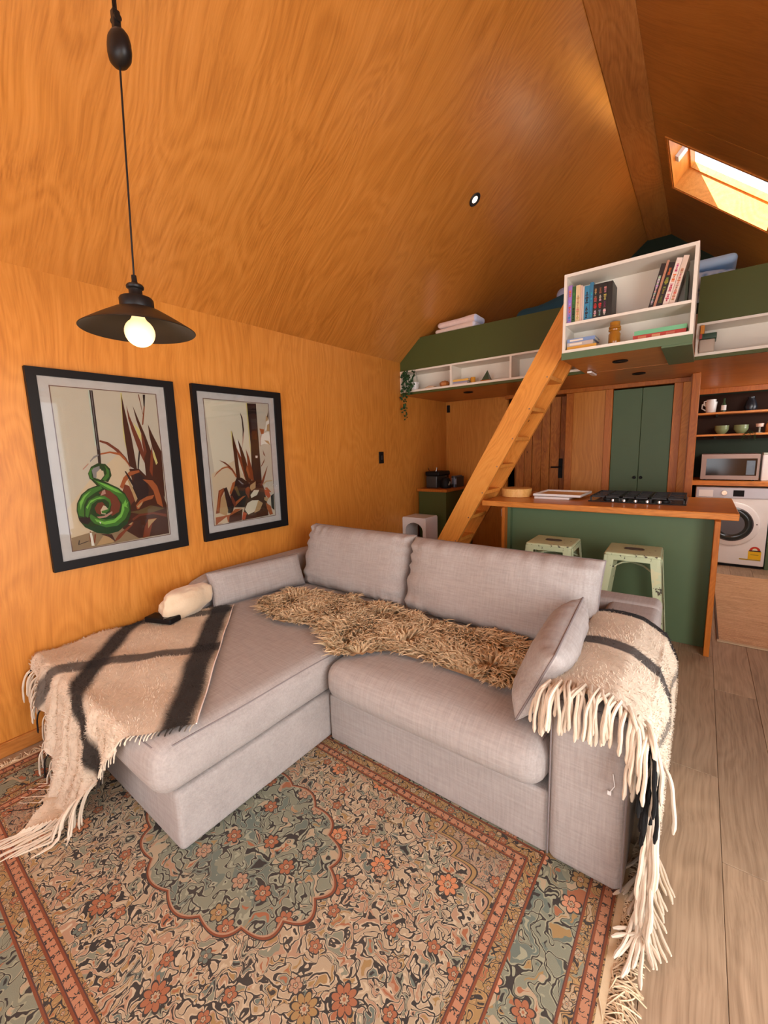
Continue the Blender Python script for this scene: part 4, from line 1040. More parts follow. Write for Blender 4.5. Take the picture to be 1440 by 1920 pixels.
def picture(y0, y1, z0, z1, iy0, iy1, iz0, iz1, art, label):
    X = XL; root = thing('framed_picture', (X, (y0 + y1) / 2, z0), label, 'picture')
    fb = MB()
    fb.prism([(y0, z0), (y1, z0), (iy1, iz0), (iy0, iz0)], 'x', X + .001, X + .030).prism([(y0, z1), (iy0, iz1), (iy1, iz1), (y1, z1)], 'x', X + .001, X + .030)
    fb.prism([(y0, z0), (iy0, iz0), (iy0, iz1), (y0, z1)], 'x', X + .001, X + .030).prism([(y1, z0), (y1, z1), (iy1, iz1), (iy1, iz0)], 'x', X + .001, X + .030)
    fb.build('frame', M['black'], root, smooth=False)
    s = NT('mount_card'); s.bump(s.noise(s.co, 30, 4), .2, .002)
    mt = s.fin(s.mix(s.noise(s.co, 14, 4, .6, 1.5), (0.42, 0.375, 0.34), (0.56, 0.51, 0.47)), .6)
    ys = [p[0] for p in art[0][1]]; zs = [p[1] for p in art[0][1]]; a0, a1, b0, b1 = min(ys) / 1000, max(ys) / 1000, min(zs) / 1000, max(zs) / 1000
    mm = MB(); o_ = [(iy0, iz0), (iy1, iz0), (iy1, iz1), (iy0, iz1)]; i_ = [(a0, b0), (a1, b0), (a1, b1), (a0, b1)]
    for k in range(4): mm.prism([o_[k], o_[(k + 1) % 4], i_[(k + 1) % 4], i_[k]], 'x', X + .002, X + .0155)
    mm.build('mount', mt, root, smooth=False)
    mb = MB(); mb.cur = (0.16, 0.08, 0.06); g = .004
    mb.box(X + .0155, X + .0160, a0 - g, a1 + g, b0 - g, b0).box(X + .0155, X + .0160, a0 - g, a1 + g, b1, b1 + g).box(X + .0155, X + .0160, a0 - g, a0, b0, b1).box(X + .0155, X + .0160, a1, a1 + g, b0, b1)
    mb.cur = None; mb.add([(X + .0135, a0, b0), (X + .0135, a1, b0), (X + .0135, a1, b1), (X + .0135, a0, b1)], [(0, 1, 2, 3)], ACOL['bg'])
    bm = bmesh.new()
    for k, (c, pts) in enumerate(art[1:]):
        xx = X + .0137 + k * .00003
        pts = [(min(max(p[0] / 1000, a0), a1), min(max(p[1] / 1000, b0), b1)) for p in pts]
        from mathutils.geometry import tessellate_polygon
        V3 = [Vector((p[0], p[1], 0)) for p in pts]
        tri = tessellate_polygon([V3])
        fs = []
        for t in tri:
            a, b, c_ = t; area2 = (V3[b] - V3[a]).cross(V3[c_] - V3[a]).z
            fs.append(t if area2 > 0 else (a, c_, b))
        mb.add([(xx, p[0], p[1]) for p in pts], fs, ACOL[c])
    bm.free(); mb.build('print', M['print'], root, tint=True, smooth=False)
    gs = NT('picture_glass'); tb = gs.n('ShaderNodeBsdfTransparent', None, Color=(0.96, 0.97, 0.97)); gb = gs.n('ShaderNodeBsdfGlossy', None, Roughness=.03)
    fz = gs.n('ShaderNodeFresnel', None, IOR=1.45)
    mx = gs.n('ShaderNodeMixShader', None, i0=fz.outputs[0], i1=tb.outputs[0], i2=gb.outputs[0]); gs.t.links.new(mx.outputs[0], gs.o.inputs[0])
    box(X + .0175, X + .0190, iy0 - .003, iy1 + .003, iz0 - .003, iz1 + .003).build('glass', gs.m, root, smooth=False)
picture(0.607, 1.289, 0.824, 1.806, 0.648, 1.237, 0.868, 1.769, ART1, 'black framed print of a green spiral pendant before brown flax, the one nearer the lamp')
picture(1.402, 2.079, 0.824, 1.810, 1.430, 2.023, 0.872, 1.769, ART2, 'black framed print of flax blades and a black post, the one nearer the sofa corner')
sw = thing('light_switch', (XL, 3.311, 1.25), 'small black switch plate alone on the plywood wall', 'switch')
MB().box(XL + .001, XL + .010, 3.275, 3.347, 1.243, 1.357, .002).build('plate', M['black'], sw, smooth=False)
box(XL + .010, XL + .014, 3.298, 3.324, 1.28, 1.32, .001).build('rocker', M['black_matt'], sw, smooth=False)
sn = thing('wall_socket', (-2.49, PY, 1.87), 'tiny black fitting high in the nook corner under the loft', 'socket')
MB().box(-2.51, -2.475, PY - .022, PY - .001, 1.80, 1.885, .003).build('body', M['black'], sn, smooth=False)

# ================================================================== PENDANT LAMP
LC = Vector((-1.61, 0.73, 1.82)); RSH = 0.18
lamp = thing('pendant_lamp', tuple(LC), 'black rise-and-fall pendant lamp with a wide shallow shade and glowing globe bulb', 'lamp')
P_ = lambda prof: [(r, h) for r, h in prof]
cx, cy, cz = LC
so = [(0.052, .070), (0.075, .062), (0.120, .036), (0.165, .008), (0.180, -.002), (0.1815, -.0035), (0.180, -.005), (0.164, .004), (0.118, .031), (0.073, .057), (0.050, .064)]
M['lamp_black'] = plain((0.009, 0.007, 0.006), 0.42, 0.0, spec=0.3)
MB().lathe(so, 64, (cx, cy, cz), close=True).build('shade', M['lamp_black'], lamp)
MB().lathe([(0.0001, .066), (0.052, .066), (0.0535, .072), (0.0535, .098), (0.050, .104), (0.024, .108), (0.021, .112), (0.021, .132), (0.027, .136), (0.028, .142), (0.024, .148), (0.012, .152), (0.009, .158), (0.008, .178), (0.0001, .180)], 40, (cx, cy, cz)).build('lamp_holder', M['lamp_black'], lamp)
s = NT('lit_bulb'); s.b.inputs['Emission Strength'].default_value = 1.35
s.set(s.b.inputs['Emission Color'], (1.0, 0.70, 0.32)); M['bulb'] = s.fin((0.9, 0.7, 0.45), .2)
bp = [(0.0001, -.058)] + [(0.048 * math.sin(a), -.010 - .048 * math.cos(a)) for a in [math.pi * i / 16 for i in range(1, 14)]] + [(0.021, .040), (0.018, .052), (0.018, .066)]
MB().lathe(bp, 40, (cx, cy, cz)).build('bulb', M['bulb'], lamp)
pld = bpy.data.lights.new('bulb_light', 'POINT'); pld.energy = 7; pld.color = (1, .66, .34); pld.shadow_soft_size = .05
plo = bpy.data.objects.new('bulb_light', pld); COL.objects.link(plo); plo.location = (cx, cy, cz - .075)

def cordp(z):
    t = (z - (cz + .17)) / 0.62; return (cx + .052 * t, cy + .004 * t, z)
MB().tube([cordp(cz + .17 + .62 * i / 10) for i in range(11)], .0032, 8).build('cord', M['lamp_black'], lamp)
wb = MB(); prof = [(0.0001, -.062), (.012, -.060), (.024, -.052), (.034, -.036), (.037, -.015), (.0365, .012), (.033, .034), (.025, .050), (.012, .058), (.0001, .060)]
wb.lathe(prof, 32, (0, 0, 0)); wp = Vector(cordp(cz + .83))
wb.xform(lambda v: Vector((v.x * 1.25, v.y * .85, v.z * .80)) + wp + Vector((.004, 0, 0))); wb.build('counterweight', M['lamp_black'], lamp)
MB().rbox(wp.x - .010, wp.x + .012, wp.y - .011, wp.y + .011, wp.z + .044, wp.z + .105, .004, 2).tube([(wp.x - .014, wp.y, wp.z + .08), (wp.x + .018, wp.y, wp.z + .08)], .011, 12).build('pulley', M['lamp_black'], lamp)
top = (wp.x + .02, wp.y, 2.255 + .8541 * (wp.x + .02 + 2.53))
cb = MB()
for dx in (-.009, 0.0, .010): cb.tube([(wp.x + dx, wp.y, wp.z + .10), (top[0] + dx * 1.5, top[1], top[2] - .02)], .0026, 6)
cb.build('cord', M['lamp_black'], lamp)
MB().lathe([(0.0001, -.05), (.03, -.05), (.05, -.03), (.052, .03)], 24, top).build('ceiling_rose', M['lamp_black'], lamp)

# ================================================================== LADDER
lad = thing('loft_ladder', (-2.1, 3.48, 0), 'steep pine ladder with open treads climbing to the sleeping loft', 'ladder')
def stringer(y0, y1):
    lo = lambda z: -2.000 + z / 1.75
    return MB().prism([(lo(0) - .20, 0.001), (lo(0), 0.001), (-.785, (2.0 - .785) * 1.75), (-.785, 2.40), (lo(2.40) - .20, 2.40)], 'y', y0, y1).build('stringer', M['pine'], lad, smooth=False)
stringer(3.290, 3.325); stringer(3.635, 3.670)
for k in range(9):
    z = .13 + .22 * k; lo = -2.0 + z / 1.75
    MB().box(lo - .165, lo - .012, 3.325, 3.635, z - .030, z, .003).build('tread', M['pine'], lad, smooth=False)
bl = MB()
for k in range(1, 9):
    z = .13 + .22 * k; lo = -2.0 + z / 1.75
    bl.lathe([(.0001, 3.286), (.004, 3.286), (.006, 3.2905)], 8, (lo - .03, 0, z - .015), 'y')
bl.build('screw_heads', M['steel'], lad)['kind'] = 'stuff'

# ================================================================== ISLAND
isl = thing('kitchen_island', (-0.6, 3.7, 0), 'green panelled kitchen island with a thick timber breakfast-bar top', 'kitchen island')
CX0, CX1, CY0, CY1, CZ0, CZ1 = -1.462, 0.211, 3.305, 4.17, 0.885, 0.930
MB().box(CX0, CX1, CY0, CY1, CZ0, CZ1, .004).build('worktop', M['counter'], isl, smooth=False)
box(0.094, 0.124, 3.245, 4.10, 0, .885, .002).build('end_panel', M['rimu'], isl, smooth=False)
box(-1.275, -1.250, 3.275, 4.10, 0, .885, .002).build('end_panel', M['rimu'], isl, smooth=False)
box(-1.250, 0.094, 3.385, 3.405, 0.002, .885).build('front_panel', M['green'], isl, smooth=False)
box(-1.250, -1.225, 3.34, 3.385, 0.002, .885).build('corner_batten', M['green'], isl, smooth=False)
box(-1.25, 0.094, 4.06, 4.08, 0.08, .885).build('rear_panel', M['green'], isl, smooth=False)
sk_ = thing('plug_socket', (-1.285, 3.34, .80), 'small white socket under the left end of the island top', 'socket')
MB().box(-1.297, -1.276, 3.32, 3.362, .80, .868, .004).build('body', M['enamel'], sk_, smooth=False)
# hob
hob = thing('gas_hob', (-0.37, 3.87, CZ1), 'black gas hob set in the island worktop', 'hob')
H0, H1, HY0, HY1 = -0.69, -0.06, 3.57, 4.09
MB().box(H0, H1, HY0, HY1, CZ1 + .0005, CZ1 + .009, .003).build('glass_plate', plain((.012, .012, .013), .12), hob, smooth=False)
M['iron'] = plain((.018, .017, .017), .5, .2)
for (bx, by, br) in ((-.57, 3.70, .035), (-.57, 3.95, .045), (-.375, 3.86, .055), (-.19, 3.95, .045), (-.19, 3.70, .035)):
    b = MB().lathe([(.0001, CZ1 + .009), (br, CZ1 + .009), (br, CZ1 + .018), (br * .8, CZ1 + .023), (br * .8, CZ1 + .029), (.0001, CZ1 + .030)], 20, (bx, by, 0)).build('burner', M['iron'], hob)
for (gx0, gx1) in ((-.68, -.47), (-.465, -.285), (-.28, -.07)):
    gm = MB(); z0, z1 = CZ1 + .034, CZ1 + .044
    for yy in (3.60, 4.055): gm.box(gx0, gx1, yy, yy + .01, z0, z1)
    for xx in (gx0, gx1 - .01): gm.box(xx, xx + .01, 3.60, 4.065, z0, z1)
    mx_ = (gx0 + gx1) / 2; gm.box(mx_ - .005, mx_ + .005, 3.60, 4.065, z0, z1)
    for yy in (3.71, 3.83, 3.95): gm.box(gx0, gx1, yy - .004, yy + .005, z0, z1)
    for xx in (gx0, gx1 - .01):
        for yy in (3.60, 4.055): gm.box(xx, xx + .01, yy, yy + .01, CZ1 + .009, z0)
    gm.build('pan_support', M['iron'], hob, smooth=False)
for i in range(5):
    MB().lathe([(.0001, CZ1 + .009), (.012, CZ1 + .009), (.011, CZ1 + .024), (.0001, CZ1 + .027)], 16, (-.52 + .075 * i, 3.592, 0)).build('knob', M['chrome'], hob)
# round bamboo box and two trays
bw = thing('bamboo_box', (-1.305, 3.70, CZ1), 'round shallow bamboo box at the left end of the island worktop', 'box')
MB().lathe([(.0001, CZ1 + .001), (.122, CZ1 + .001), (.126, CZ1 + .004), (.127, CZ1 + .068), (.124, CZ1 + .074), (.112, CZ1 + .075), (.110, CZ1 + .058), (.0001, CZ1 + .056)], 48, (-1.305, 3.70, 0)).build('body', M['bamboo_pale'], bw)
MB().lathe([(.127, CZ1 + .052), (.1295, CZ1 + .053), (.1295, CZ1 + .072), (.127, CZ1 + .074)], 48, (-1.305, 3.70, 0)).build('rim_hoop', M['bamboo_pale'], bw)
MB().tube([(-1.33, 3.70, CZ1 + .060), (-1.28, 3.70, CZ1 + .060)], .007, 8).build('lid_grip', M['rimu'], bw)
def tray(x0, x1, y0, y1, z, label, rz):
    r = thing('serving_tray', (x0, y0, z), label, 'tray', 'trays on the island')
    q = Matrix.Rotation(rz, 3, 'Z'); c = Vector(((x0 + x1) / 2, (y0 + y1) / 2, 0)); f = lambda v: q @ (v - c) + c
    MB().box(x0 + .01, x1 - .01, y0 + .01, y1 - .01, z + .001, z + .006).xform(f).build('base', M['bamboo_pale'], r, smooth=False)
    mb = MB()
    for a in ((x0, x1, y0, y0 + .014), (x0, x1, y1 - .014, y1), (x0, x0 + .014, y0 + .014, y1 - .014), (x1 - .014, x1, y0 + .014, y1 - .014)): mb.box(*a, z, z + .020, .003)
    mb.xform(f).build('rim', M['enamel'], r, smooth=False)
tray(-1.115, -.835, 3.585, 3.80, CZ1 + .0005, 'white rimmed tray on the island, the smaller one underneath', .02)
tray(-1.125, -.745, 3.60, 3.98, CZ1 + .0225, 'white rimmed tray on the island, the larger one on top', -.03)

# ================================================================== STOOLS
def mint():
    s = NT('distressed_mint'); v = s.co
    n = s.noise(v, 16.0, 5.0, .7); n2 = s.noise(v, 4.0, 2.0)
    base = s.mix(n2, (0.40, 0.48, 0.29), (0.56, 0.60, 0.38))
    col = s.mix(s.math('GREATER_THAN', n, .625), base, (0.06, 0.05, 0.035))
    col = s.mix(s.math('MULTIPLY', s.math('GREATER_THAN', s.noise(v, 9.0, 3.0), .60), .5), col, (.62, .55, .30))
    return s.fin(col, .38)
M['mint'] = mint()
def stool(x, y, label, rz):
    H = .700; r = thing('bar_stool', (0, 0, 0), label, 'stool', 'mint bar stools')
    w, b = .152, .205
    st = MB().rbox(-w, w, -w, w, H - .022, H, .012, 4)
    st.build('seat', M['mint'], r)
    rm = MB(); rm.loop([(sx * (w - .004 - (0.02 if k else 0)), sy * (w - .004 - (0 if k else .02)), H - .020) for sx, sy, k in ((-1, -1, 1), (-1, -1, 0), (-1, 1, 0), (-1, 1, 1), (1, 1, 1), (1, 1, 0), (1, -1, 0), (1, -1, 1))][::-1], .005, 6)
    rm.build('seat_rim', plain((.05, .045, .04), .5, .3), r)
    hg = MB(); pts = []
    for k in range(24): a = 2 * math.pi * k / 24; pts.append((.052 * math.copysign(abs(math.cos(a)) ** .6, math.cos(a)), .024 * math.copysign(abs(math.sin(a)) ** .7, math.sin(a)), H + .001))
    hg.loop(pts, .005, 6); hg.add([(p[0], p[1], H + .0012) for p in pts], [tuple(range(24))]); hg.build('hand_hole', plain((.07, .06, .05), .4, .4), r)
    for sx in (-1, 1):
        for sy in (-1, 1):
            m_ = MB(); k = .052
            t0, t1 = Vector((sx * w, sy * w, H - .018)), Vector((sx * b, sy * b, 0.0))
            # folded angle leg: two tapering plates meeting at the corner
            for (ax, ay) in ((sx, 0), (0, sy)):
                top_w, bot_w = .058, .028
                vs = []
                for P0, ww in ((t0, top_w), (t1, bot_w)):
                    inward = Vector((-ax * ww, -ay * ww, 0)); nrm = Vector((-(sx if ay else 0) * .004, -(sy if ax else 0) * .004, 0))
                    vs += [P0, P0 + inward, P0 + inward + nrm, P0 + nrm]
                m_.add(vs, [(0, 1, 2, 3), (7, 6, 5, 4), (0, 4, 5, 1), (1, 5, 6, 2), (2, 6, 7, 3), (3, 7, 4, 0)])
            m_.build('leg', M['mint'], r, smooth=False)
    ap = MB()
    for s in (-1, 1):
        for a in (0, 1):
            z0, z1 = H - .075, H - .015; f0 = w + (b - w) * (H - z0) / H
            q = [(-.11, z1), (.11, z1), (.11, z1 - .018), (.07, z1 - .012), (-.07, z1 - .012), (-.11, z1 - .018)]
            q = [(-w + .02, z1), (w - .02, z1), (w - .02, z0), (w - .055, z1 - .03), (-w + .055, z1 - .03), (-w + .02, z0)]
            if a: ap.prism([(p[0], p[1]) for p in q], 'y', s * (w + .002) - .002, s * (w + .002) + .002)
            else: ap.prism([(p[0], p[1]) for p in q], 'x', s * (w + .002) - .002, s * (w + .002) + .002)
    ap.build('apron', M['mint'], r, smooth=False)
    br = MB(); zb = .25; f = w + (b - w) * (1 - zb / H) - .01
    for s in (-1, 1): br.box(-f, f, s * f - .003, s * f + .003, zb, zb + .022).box(s * f - .003, s * f + .003, -f, f, zb, zb + .022)
    br.build('foot_rail', M['mint'], r, smooth=False)
    xb = MB(); zz = H - .11; f = w + (b - w) * .11 / H - .012
    xb.tube([(-f, -f, zz - .02), (-.06, -.06, zz + .03), (.06, .06, zz + .03), (f, f, zz - .02)], .006, 6).tube([(-f, f, zz - .02), (-.06, .06, zz + .022), (.06, -.06, zz + .022), (f, -f, zz - .02)], .006, 6)
    xb.build('cross_brace', M['mint'], r)
    r.location = (x, y, 0); r.rotation_euler.z = rz
    return r
stool(-0.808, 3.075, 'mint green metal bar stool half hidden behind the sofa, left of the two', 0.02)
stool(-0.305, 3.055, 'mint green metal bar stool nearer the right end of the island', 0.03)

# ================================================================== CUPBOARD
cup = thing('tall_cupboard', (-0.47, 4.6, 0), 'tall green two-door cupboard framed in reddish timber', 'cupboard')
MB().box(-0.772, -0.708, 4.585, 4.63, 0, 1.885, .002).build('stile', M['rimu'], cup, smooth=False)
MB().box(-0.231, -0.166, 4.585, 4.63, 0, 1.885, .002).build('stile', M['rimu'], cup, smooth=False)
for a, b, kx in ((-0.706, -0.4705, -.495), (-0.4675, -0.233, -.442)):
    d = box(a, b, 4.605, 4.625, .05, 1.872, .002).build('door', M['green'], cup, smooth=False)
    MB().lathe([(.0001, 4.570), (.010, 4.570), (.014, 4.575), (.013, 4.583), (.006, 4.590), (.006, 4.605)], 16, (kx, 0, 1.052), 'y').build('knob', M['black'], d)

# ================================================================== NOOK
nk = thing('nook_cabinet', (-2.33, 4.3, 0), 'low green cabinet with a reddish timber top in the corner nook', 'cabinet')
box(-2.513, -2.17, 3.975, 4.64, .002, .905).build('body', M['green_dk'], nk, smooth=False)
box(-2.525, -2.145, 3.945, 4.645, .905, .935, .003).build('worktop', M['rimu'], nk, smooth=False)
cm = thing('coffee_machine', (-2.37, 4.12, .935), 'black coffee machine on the green nook cabinet', 'coffee machine')
MB().rbox(-2.47, -2.33, 4.06, 4.30, .9355, 1.07, .01, 3).build('body', plain((.05, .045, .04), .35, .4), cm)
MB().rbox(-2.47, -2.29, 4.04, 4.30, 1.07, 1.12, .015, 3).build('head', M['black'], cm)
MB().rbox(-2.46, -2.34, 4.30, 4.36, .9355, 1.10, .01, 3).build('water_tank', M['black'], cm)
MB().tube([(-2.42, 4.05, 1.13), (-2.42, 4.02, 1.16), (-2.40, 4.02, 1.17)], .006, 6).build('steam_wand', M['chrome'], cm)
MB().tube([(-2.36, 4.10, 1.12), (-2.35, 4.10, 1.165)], .009, 8).build('lever', M['chrome'], cm)
kt = thing('black_kettle', (-2.24, 4.15, .935), 'dark rounded kettle beside the coffee machine', 'kettle')
MB().lathe([(.0001, .936), (.055, .936), (.062, .95), (.055, 1.01), (.040, 1.045), (.012, 1.055), (.0001, 1.06)], 24, (-2.255, 4.13, 0)).build('body', M['black'], kt)
MB().tube([(-2.215, 4.11, .97), (-2.185, 4.09, .99), (-2.18, 4.085, 1.01)], [.012, .008, .006], 8).build('spout', plain((.30, .34, .28), .3, .5), kt)
for i, (x, h, c) in enumerate(((-2.225, .125, (.02, .02, .022)), (-2.20, .128, (.10, .11, .13)), (-2.178, .118, (.018, .018, .02)))):
    b = thing('upright_book', (x, 4.35, .935), ('black book at the far end of the nook cabinet, against the kettle', 'grey book at the far end of the nook cabinet', 'black book at the right edge of the nook cabinet')[i], 'book', 'books on the nook cabinet')
    box(x - .009, x + .009, 4.22, 4.40, .9355, .9355 + h, .002).build('cover', plain(c, .5), b, smooth=False)
    MB().box(x - .006, x + .006, 4.2185, 4.2195, .97, .935 + h - .02).build('spine_label', plain((.30, .32, .38), .5), b, smooth=False)
ws = thing('low_white_stool', (-2.38, 3.75, 0), 'white moulded stool with an arched opening, beside the plywood wall', 'stool')
pts = [(-2.525, 0.001), (-2.525, .645), (-2.515, .66), (-2.245, .66), (-2.235, .645), (-2.235, .001), (-2.272, .001), (-2.272, .52)]
for k in range(9): a = math.pi * k / 8; pts.append((-2.38 + .108 * math.cos(a), .52 + .085 * math.sin(a)))
pts += [(-2.488, .001)]
MB().prism(pts, 'y', 3.655, 3.90).build('body', M['enamel'], ws, angle=35)
bn = thing('vacuum_cleaner', (-1.45, 3.9, 0), 'dark round vacuum cleaner body on the floor behind the sofa', 'vacuum cleaner')
MB().lathe([(.0001, .02), (.13, .02), (.15, .06), (.15, .20), (.12, .28), (.06, .32), (.0001, .325)], 32, (-1.50, 3.86, 0)).build('body', M['black'], bn)
MB().tube([(-1.43, 3.78, .28), (-1.40, 3.75, .36), (-1.36, 3.76, .40), (-1.33, 3.80, .36), (-1.34, 3.86, .1), (-1.36, 3.9, .03)], .016, 8).build('hose', M['black_matt'], bn)

# ================================================================== KITCHEN WALL
KB = 5.83
wm = thing('washing_machine', (0.29, 6.1, 0), 'white front-loading washing machine under the far counter', 'washing machine')
W0_, W1_ = -0.025, 0.603; wc = ((W0_ + W1_) / 2 + .015, .475)
MB().rbox(W0_, W1_, KB, 6.38, .03, .872, .012, 4).build('body', M['enamel'], wm)
MB().box(W0_ + .02, W1_ - .02, KB + .02, 6.3, .002, .035).build('plinth', M['black'], wm, smooth=False)
cp = MB().box(W0_ + .004, W1_ - .004, KB - .012, KB + .01, .755, .868, .004).build('control_panel', plain((.48, .48, .52), .3, .3), wm, smooth=False)
MB().lathe([(.0001, KB - .038), (.024, KB - .038), (.028, KB - .030), (.028, KB - .012)], 28, (.225, 0, .812), 'y').build('dial', M['chrome'], cp)
MB().box(.30, .39, KB - .015, KB - .012, .775, .842).build('display', M['black'], cp, smooth=False)
MB().box(W0_ + .03, W0_ + .155, KB - .0155, KB - .012, .765, .84).build('drawer_front', M['enamel'], cp, smooth=False)
dw = MB().lathe([(.155, KB - .001), (.158, KB - .018), (.225, KB - .018), (.238, KB - .010), (.240, KB + .001)], 48, (wc[0], 0, wc[1]), 'y').build('door_ring', M['enamel'], wm)
MB().lathe([(.0001, KB + .004), (.08, KB - .008), (.13, KB - .028), (.155, KB - .034), (.172, KB - .026), (.172, KB - .012)], 48, (wc[0], 0, wc[1]), 'y').build('door_glass', plain((.02, .03, .03), .08), dw)
MB().lathe([(.172, KB - .022), (.176, KB - .028), (.186, KB - .024), (.188, KB - .017)], 48, (wc[0], 0, wc[1]), 'y').build('door_rim', plain((.10, .10, .11), .25, .4), dw)
MB().lathe([(.0001, KB - .020), (.006, KB - .020), (.006, KB - .017)], 10, (wc[0] + .212, 0, wc[1] + .01), 'y').build('latch', M['black'], dw)
lb = MB(); lb.cur = (.80, .50, .02); lb.box(.47, .575, KB - .002, KB - .0005, .105, .195)
lb.cur = (.55, .05, .03)
pts = [(.5225 + .045 * math.cos(a), .198 + .045 * math.sin(a)) for a in [math.pi * k / 10 for k in range(11)]]; lb.prism(pts, 'y', KB - .002, KB - .0005)
lb.cur = (.03, .03, .03); lb.box(.475, .570, KB - .0028, KB - .002, .190, .202); lb.cur = (.75, .78, .55); lb.prism([(.5225 + .022 * math.cos(a), .202 + .022 * math.sin(a)) for a in [math.pi * k / 8 for k in range(9)]], 'y', KB - .003, KB - .002)
lb.cur = (.45, .30, .03); lb.box(.49, .555, KB - .0028, KB - .002, .150, .158); lb.box(.40, .575, KB - .002, KB - .0005, .092, .104)
lb.build('energy_sticker', M['print'], wm, tint=True, smooth=False)
kc = thing('far_counter', (0.6, 6.1, 0), 'timber kitchen counter over the washing machine with a green cabinet to its right', 'counter')
box(-0.064, 1.365, KB - .03, 6.395, .888, .938, .003).build('worktop', M['counter'], kc, smooth=False)
box(.612, 1.365, KB + .01, 6.39, .002, .886).build('cabinet', M['green'], kc, smooth=False)
mw = thing('microwave', (0.22, 6.0, .938), 'stainless microwave oven on the far counter', 'microwave')
M0, M1, MZ = 0.005, .495, .9385
MB().rbox(M0, M1, KB + .07, 6.36, MZ + .012, MZ + .285, .006, 3).build('body', M['steel'], mw)
fr_ = MB()
for a in ((M0, M1, MZ + .012, MZ + .055), (M0, M1, MZ + .238, MZ + .285), (M0, M0 + .045, MZ + .055, MZ + .238), (M1 - .02, M1, MZ + .055, MZ + .238)): fr_.box(a[0], a[1], KB + .052, KB + .07, a[2], a[3])
fr_.build('door_frame', M['steel'], mw, smooth=False)
MB().box(M0 + .045, M1 - .02, KB + .058, KB + .072, MZ + .055, MZ + .238).build('door_window', plain((.012, .010, .008), .1), mw, smooth=False)
MB().box(M1 - .105, M1 - .035, KB + .055, KB + .058, MZ + .065, MZ + .215, .001).build('keypad', plain((.10, .13, .16), .3, .2, .5), mw, smooth=False)
for sx in (M0 + .03, M1 - .05):
    for sy in (KB + .1, 6.3): box(sx, sx + .02, sy, sy + .02, MZ, MZ + .013).build('foot', M['black'], mw, smooth=False)
kt2 = thing('white_canister', (.60, 5.98, .938), 'white square canister right of the microwave', 'canister')
MB().rbox(.515, .69, KB + .08, 6.10, .9385, 1.215, .012, 3).build('body', M['enamel'], kt2)
MB().rbox(.52, .685, KB + .085, 6.095, 1.216, 1.232, .006, 2).build('lid', plain((.55, .66, .55), .4), kt2)
# shelves on the back wall
SY = 6.13
for z, lab in ((1.445, 'lower dark timber shelf holding the green bowls'), (1.690, 'upper dark timber shelf holding the white jugs')):
    sh = thing('wall_shelf', (.65, 6.2, z), lab, 'shelf')
    box(-.064, 1.365, SY, YB - .001, z - .022, z, .002).build('board', M['counter'], sh, smooth=False)
    for bx in (0.1, .65, 1.2): MB().box(bx, bx + .02, SY + .03, YB - .001, z - .05, z - .022).build('bracket', M['black'], sh, smooth=False)
sb = thing('splashback', (.6, 6.39, .95), 'deep green splashback panel behind the microwave', 'splashback')
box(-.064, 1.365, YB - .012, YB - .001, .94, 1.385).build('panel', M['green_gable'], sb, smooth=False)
def jug(x, y, z, label, s=1.0):
    r = thing('white_jug', (x, y, z), label, 'jug', 'white jugs')
    MB().lathe([(.0001, z + .001), (.040 * s, z + .001), (.044 * s, z + .01), (.053 * s, z + .115 * s), (.050 * s, z + .115 * s), (.041 * s, z + .012), (.0001, z + .010)], 28, (x, y, 0)).build('body', M['enamel'], r)
    MB().tube([(x - .047 * s, y, z + .10 * s), (x - .078 * s, y, z + .095 * s), (x - .080 * s, y, z + .05 * s), (x - .045 * s, y, z + .025 * s)], .007, 8).build('handle', M['enamel'], r)
jug(.052, 6.22, 1.690, 'white handled jug standing on the upper kitchen shelf, holding a second jug', 1.05)
j2 = jug(.052, 6.22, 1.7405, 'white jug stacked inside the jug on the upper kitchen shelf', .85)
bo = thing('green_bottle', (.14, 6.22, 1.69), 'slim green bottle with a white label on the upper shelf', 'bottle')
MB().lathe([(.0001, 1.691), (.022, 1.691), (.023, 1.70), (.022, 1.77), (.010, 1.80), (.009, 1.84), (.0001, 1.84)], 18, (.165, 6.20, 0)).build('glass', plain((.03, .07, .03), .12), bo)
MB().lathe([(.0235, 1.71), (.0238, 1.711), (.0238, 1.765), (.0235, 1.766)], 18, (.165, 6.20, 0)).build('label', M['enamel'], bo)
for i, (x, nm) in enumerate(((.165, 'left'), (.335, 'right'))):
    for j in (0, 1):
        z = 1.4455 + j * .024
        b = thing('green_bowl', (x, 6.24, z), ('pale green glazed bowl, lower one of the %s stack on the kitchen shelf' if j == 0 else 'pale green glazed bowl, upper one of the %s stack on the kitchen shelf') % nm, 'bowl', 'green bowls on the kitchen shelf')
        MB().lathe([(.0001, z), (.030, z), (.048, z + .018), (.064, z + .045), (.066, z + .070), (.063, z + .070), (.058, z + .046), (.040, z + .022), (.0001, z + .018)], 32, (x, 6.24, 0)).build('bowl', plain((.20, .25, .12), .2), b)
ca = thing('stemmed_glass', (.49, 6.22, 1.445), 'stemmed glass with a pale pink top on the lower kitchen shelf', 'glass')
MB().lathe([(.0001, 1.4455), (.030, 1.4455), (.028, 1.450), (.009, 1.456), (.009, 1.505), (.030, 1.510)], 20, (.49, 6.22, 0)).build('stem', plain((.35, .36, .30), .15), ca)
MB().lathe([(.0001, 1.510), (.031, 1.510), (.035, 1.545), (.0001, 1.546)], 20, (.49, 6.22, 0)).build('cup', plain((.70, .50, .42), .5), ca)
jr = thing('amber_jar', (.57, 6.22, 1.445), 'amber jar at the right end of the lower kitchen shelf', 'jar')
MB().lathe([(.0001, 1.4455), (.036, 1.4455), (.038, 1.455), (.038, 1.53), (.028, 1.548), (.0001, 1.549)], 22, (.575, 6.22, 0)).build('glass', plain((.40, .12, .015), .15), jr)
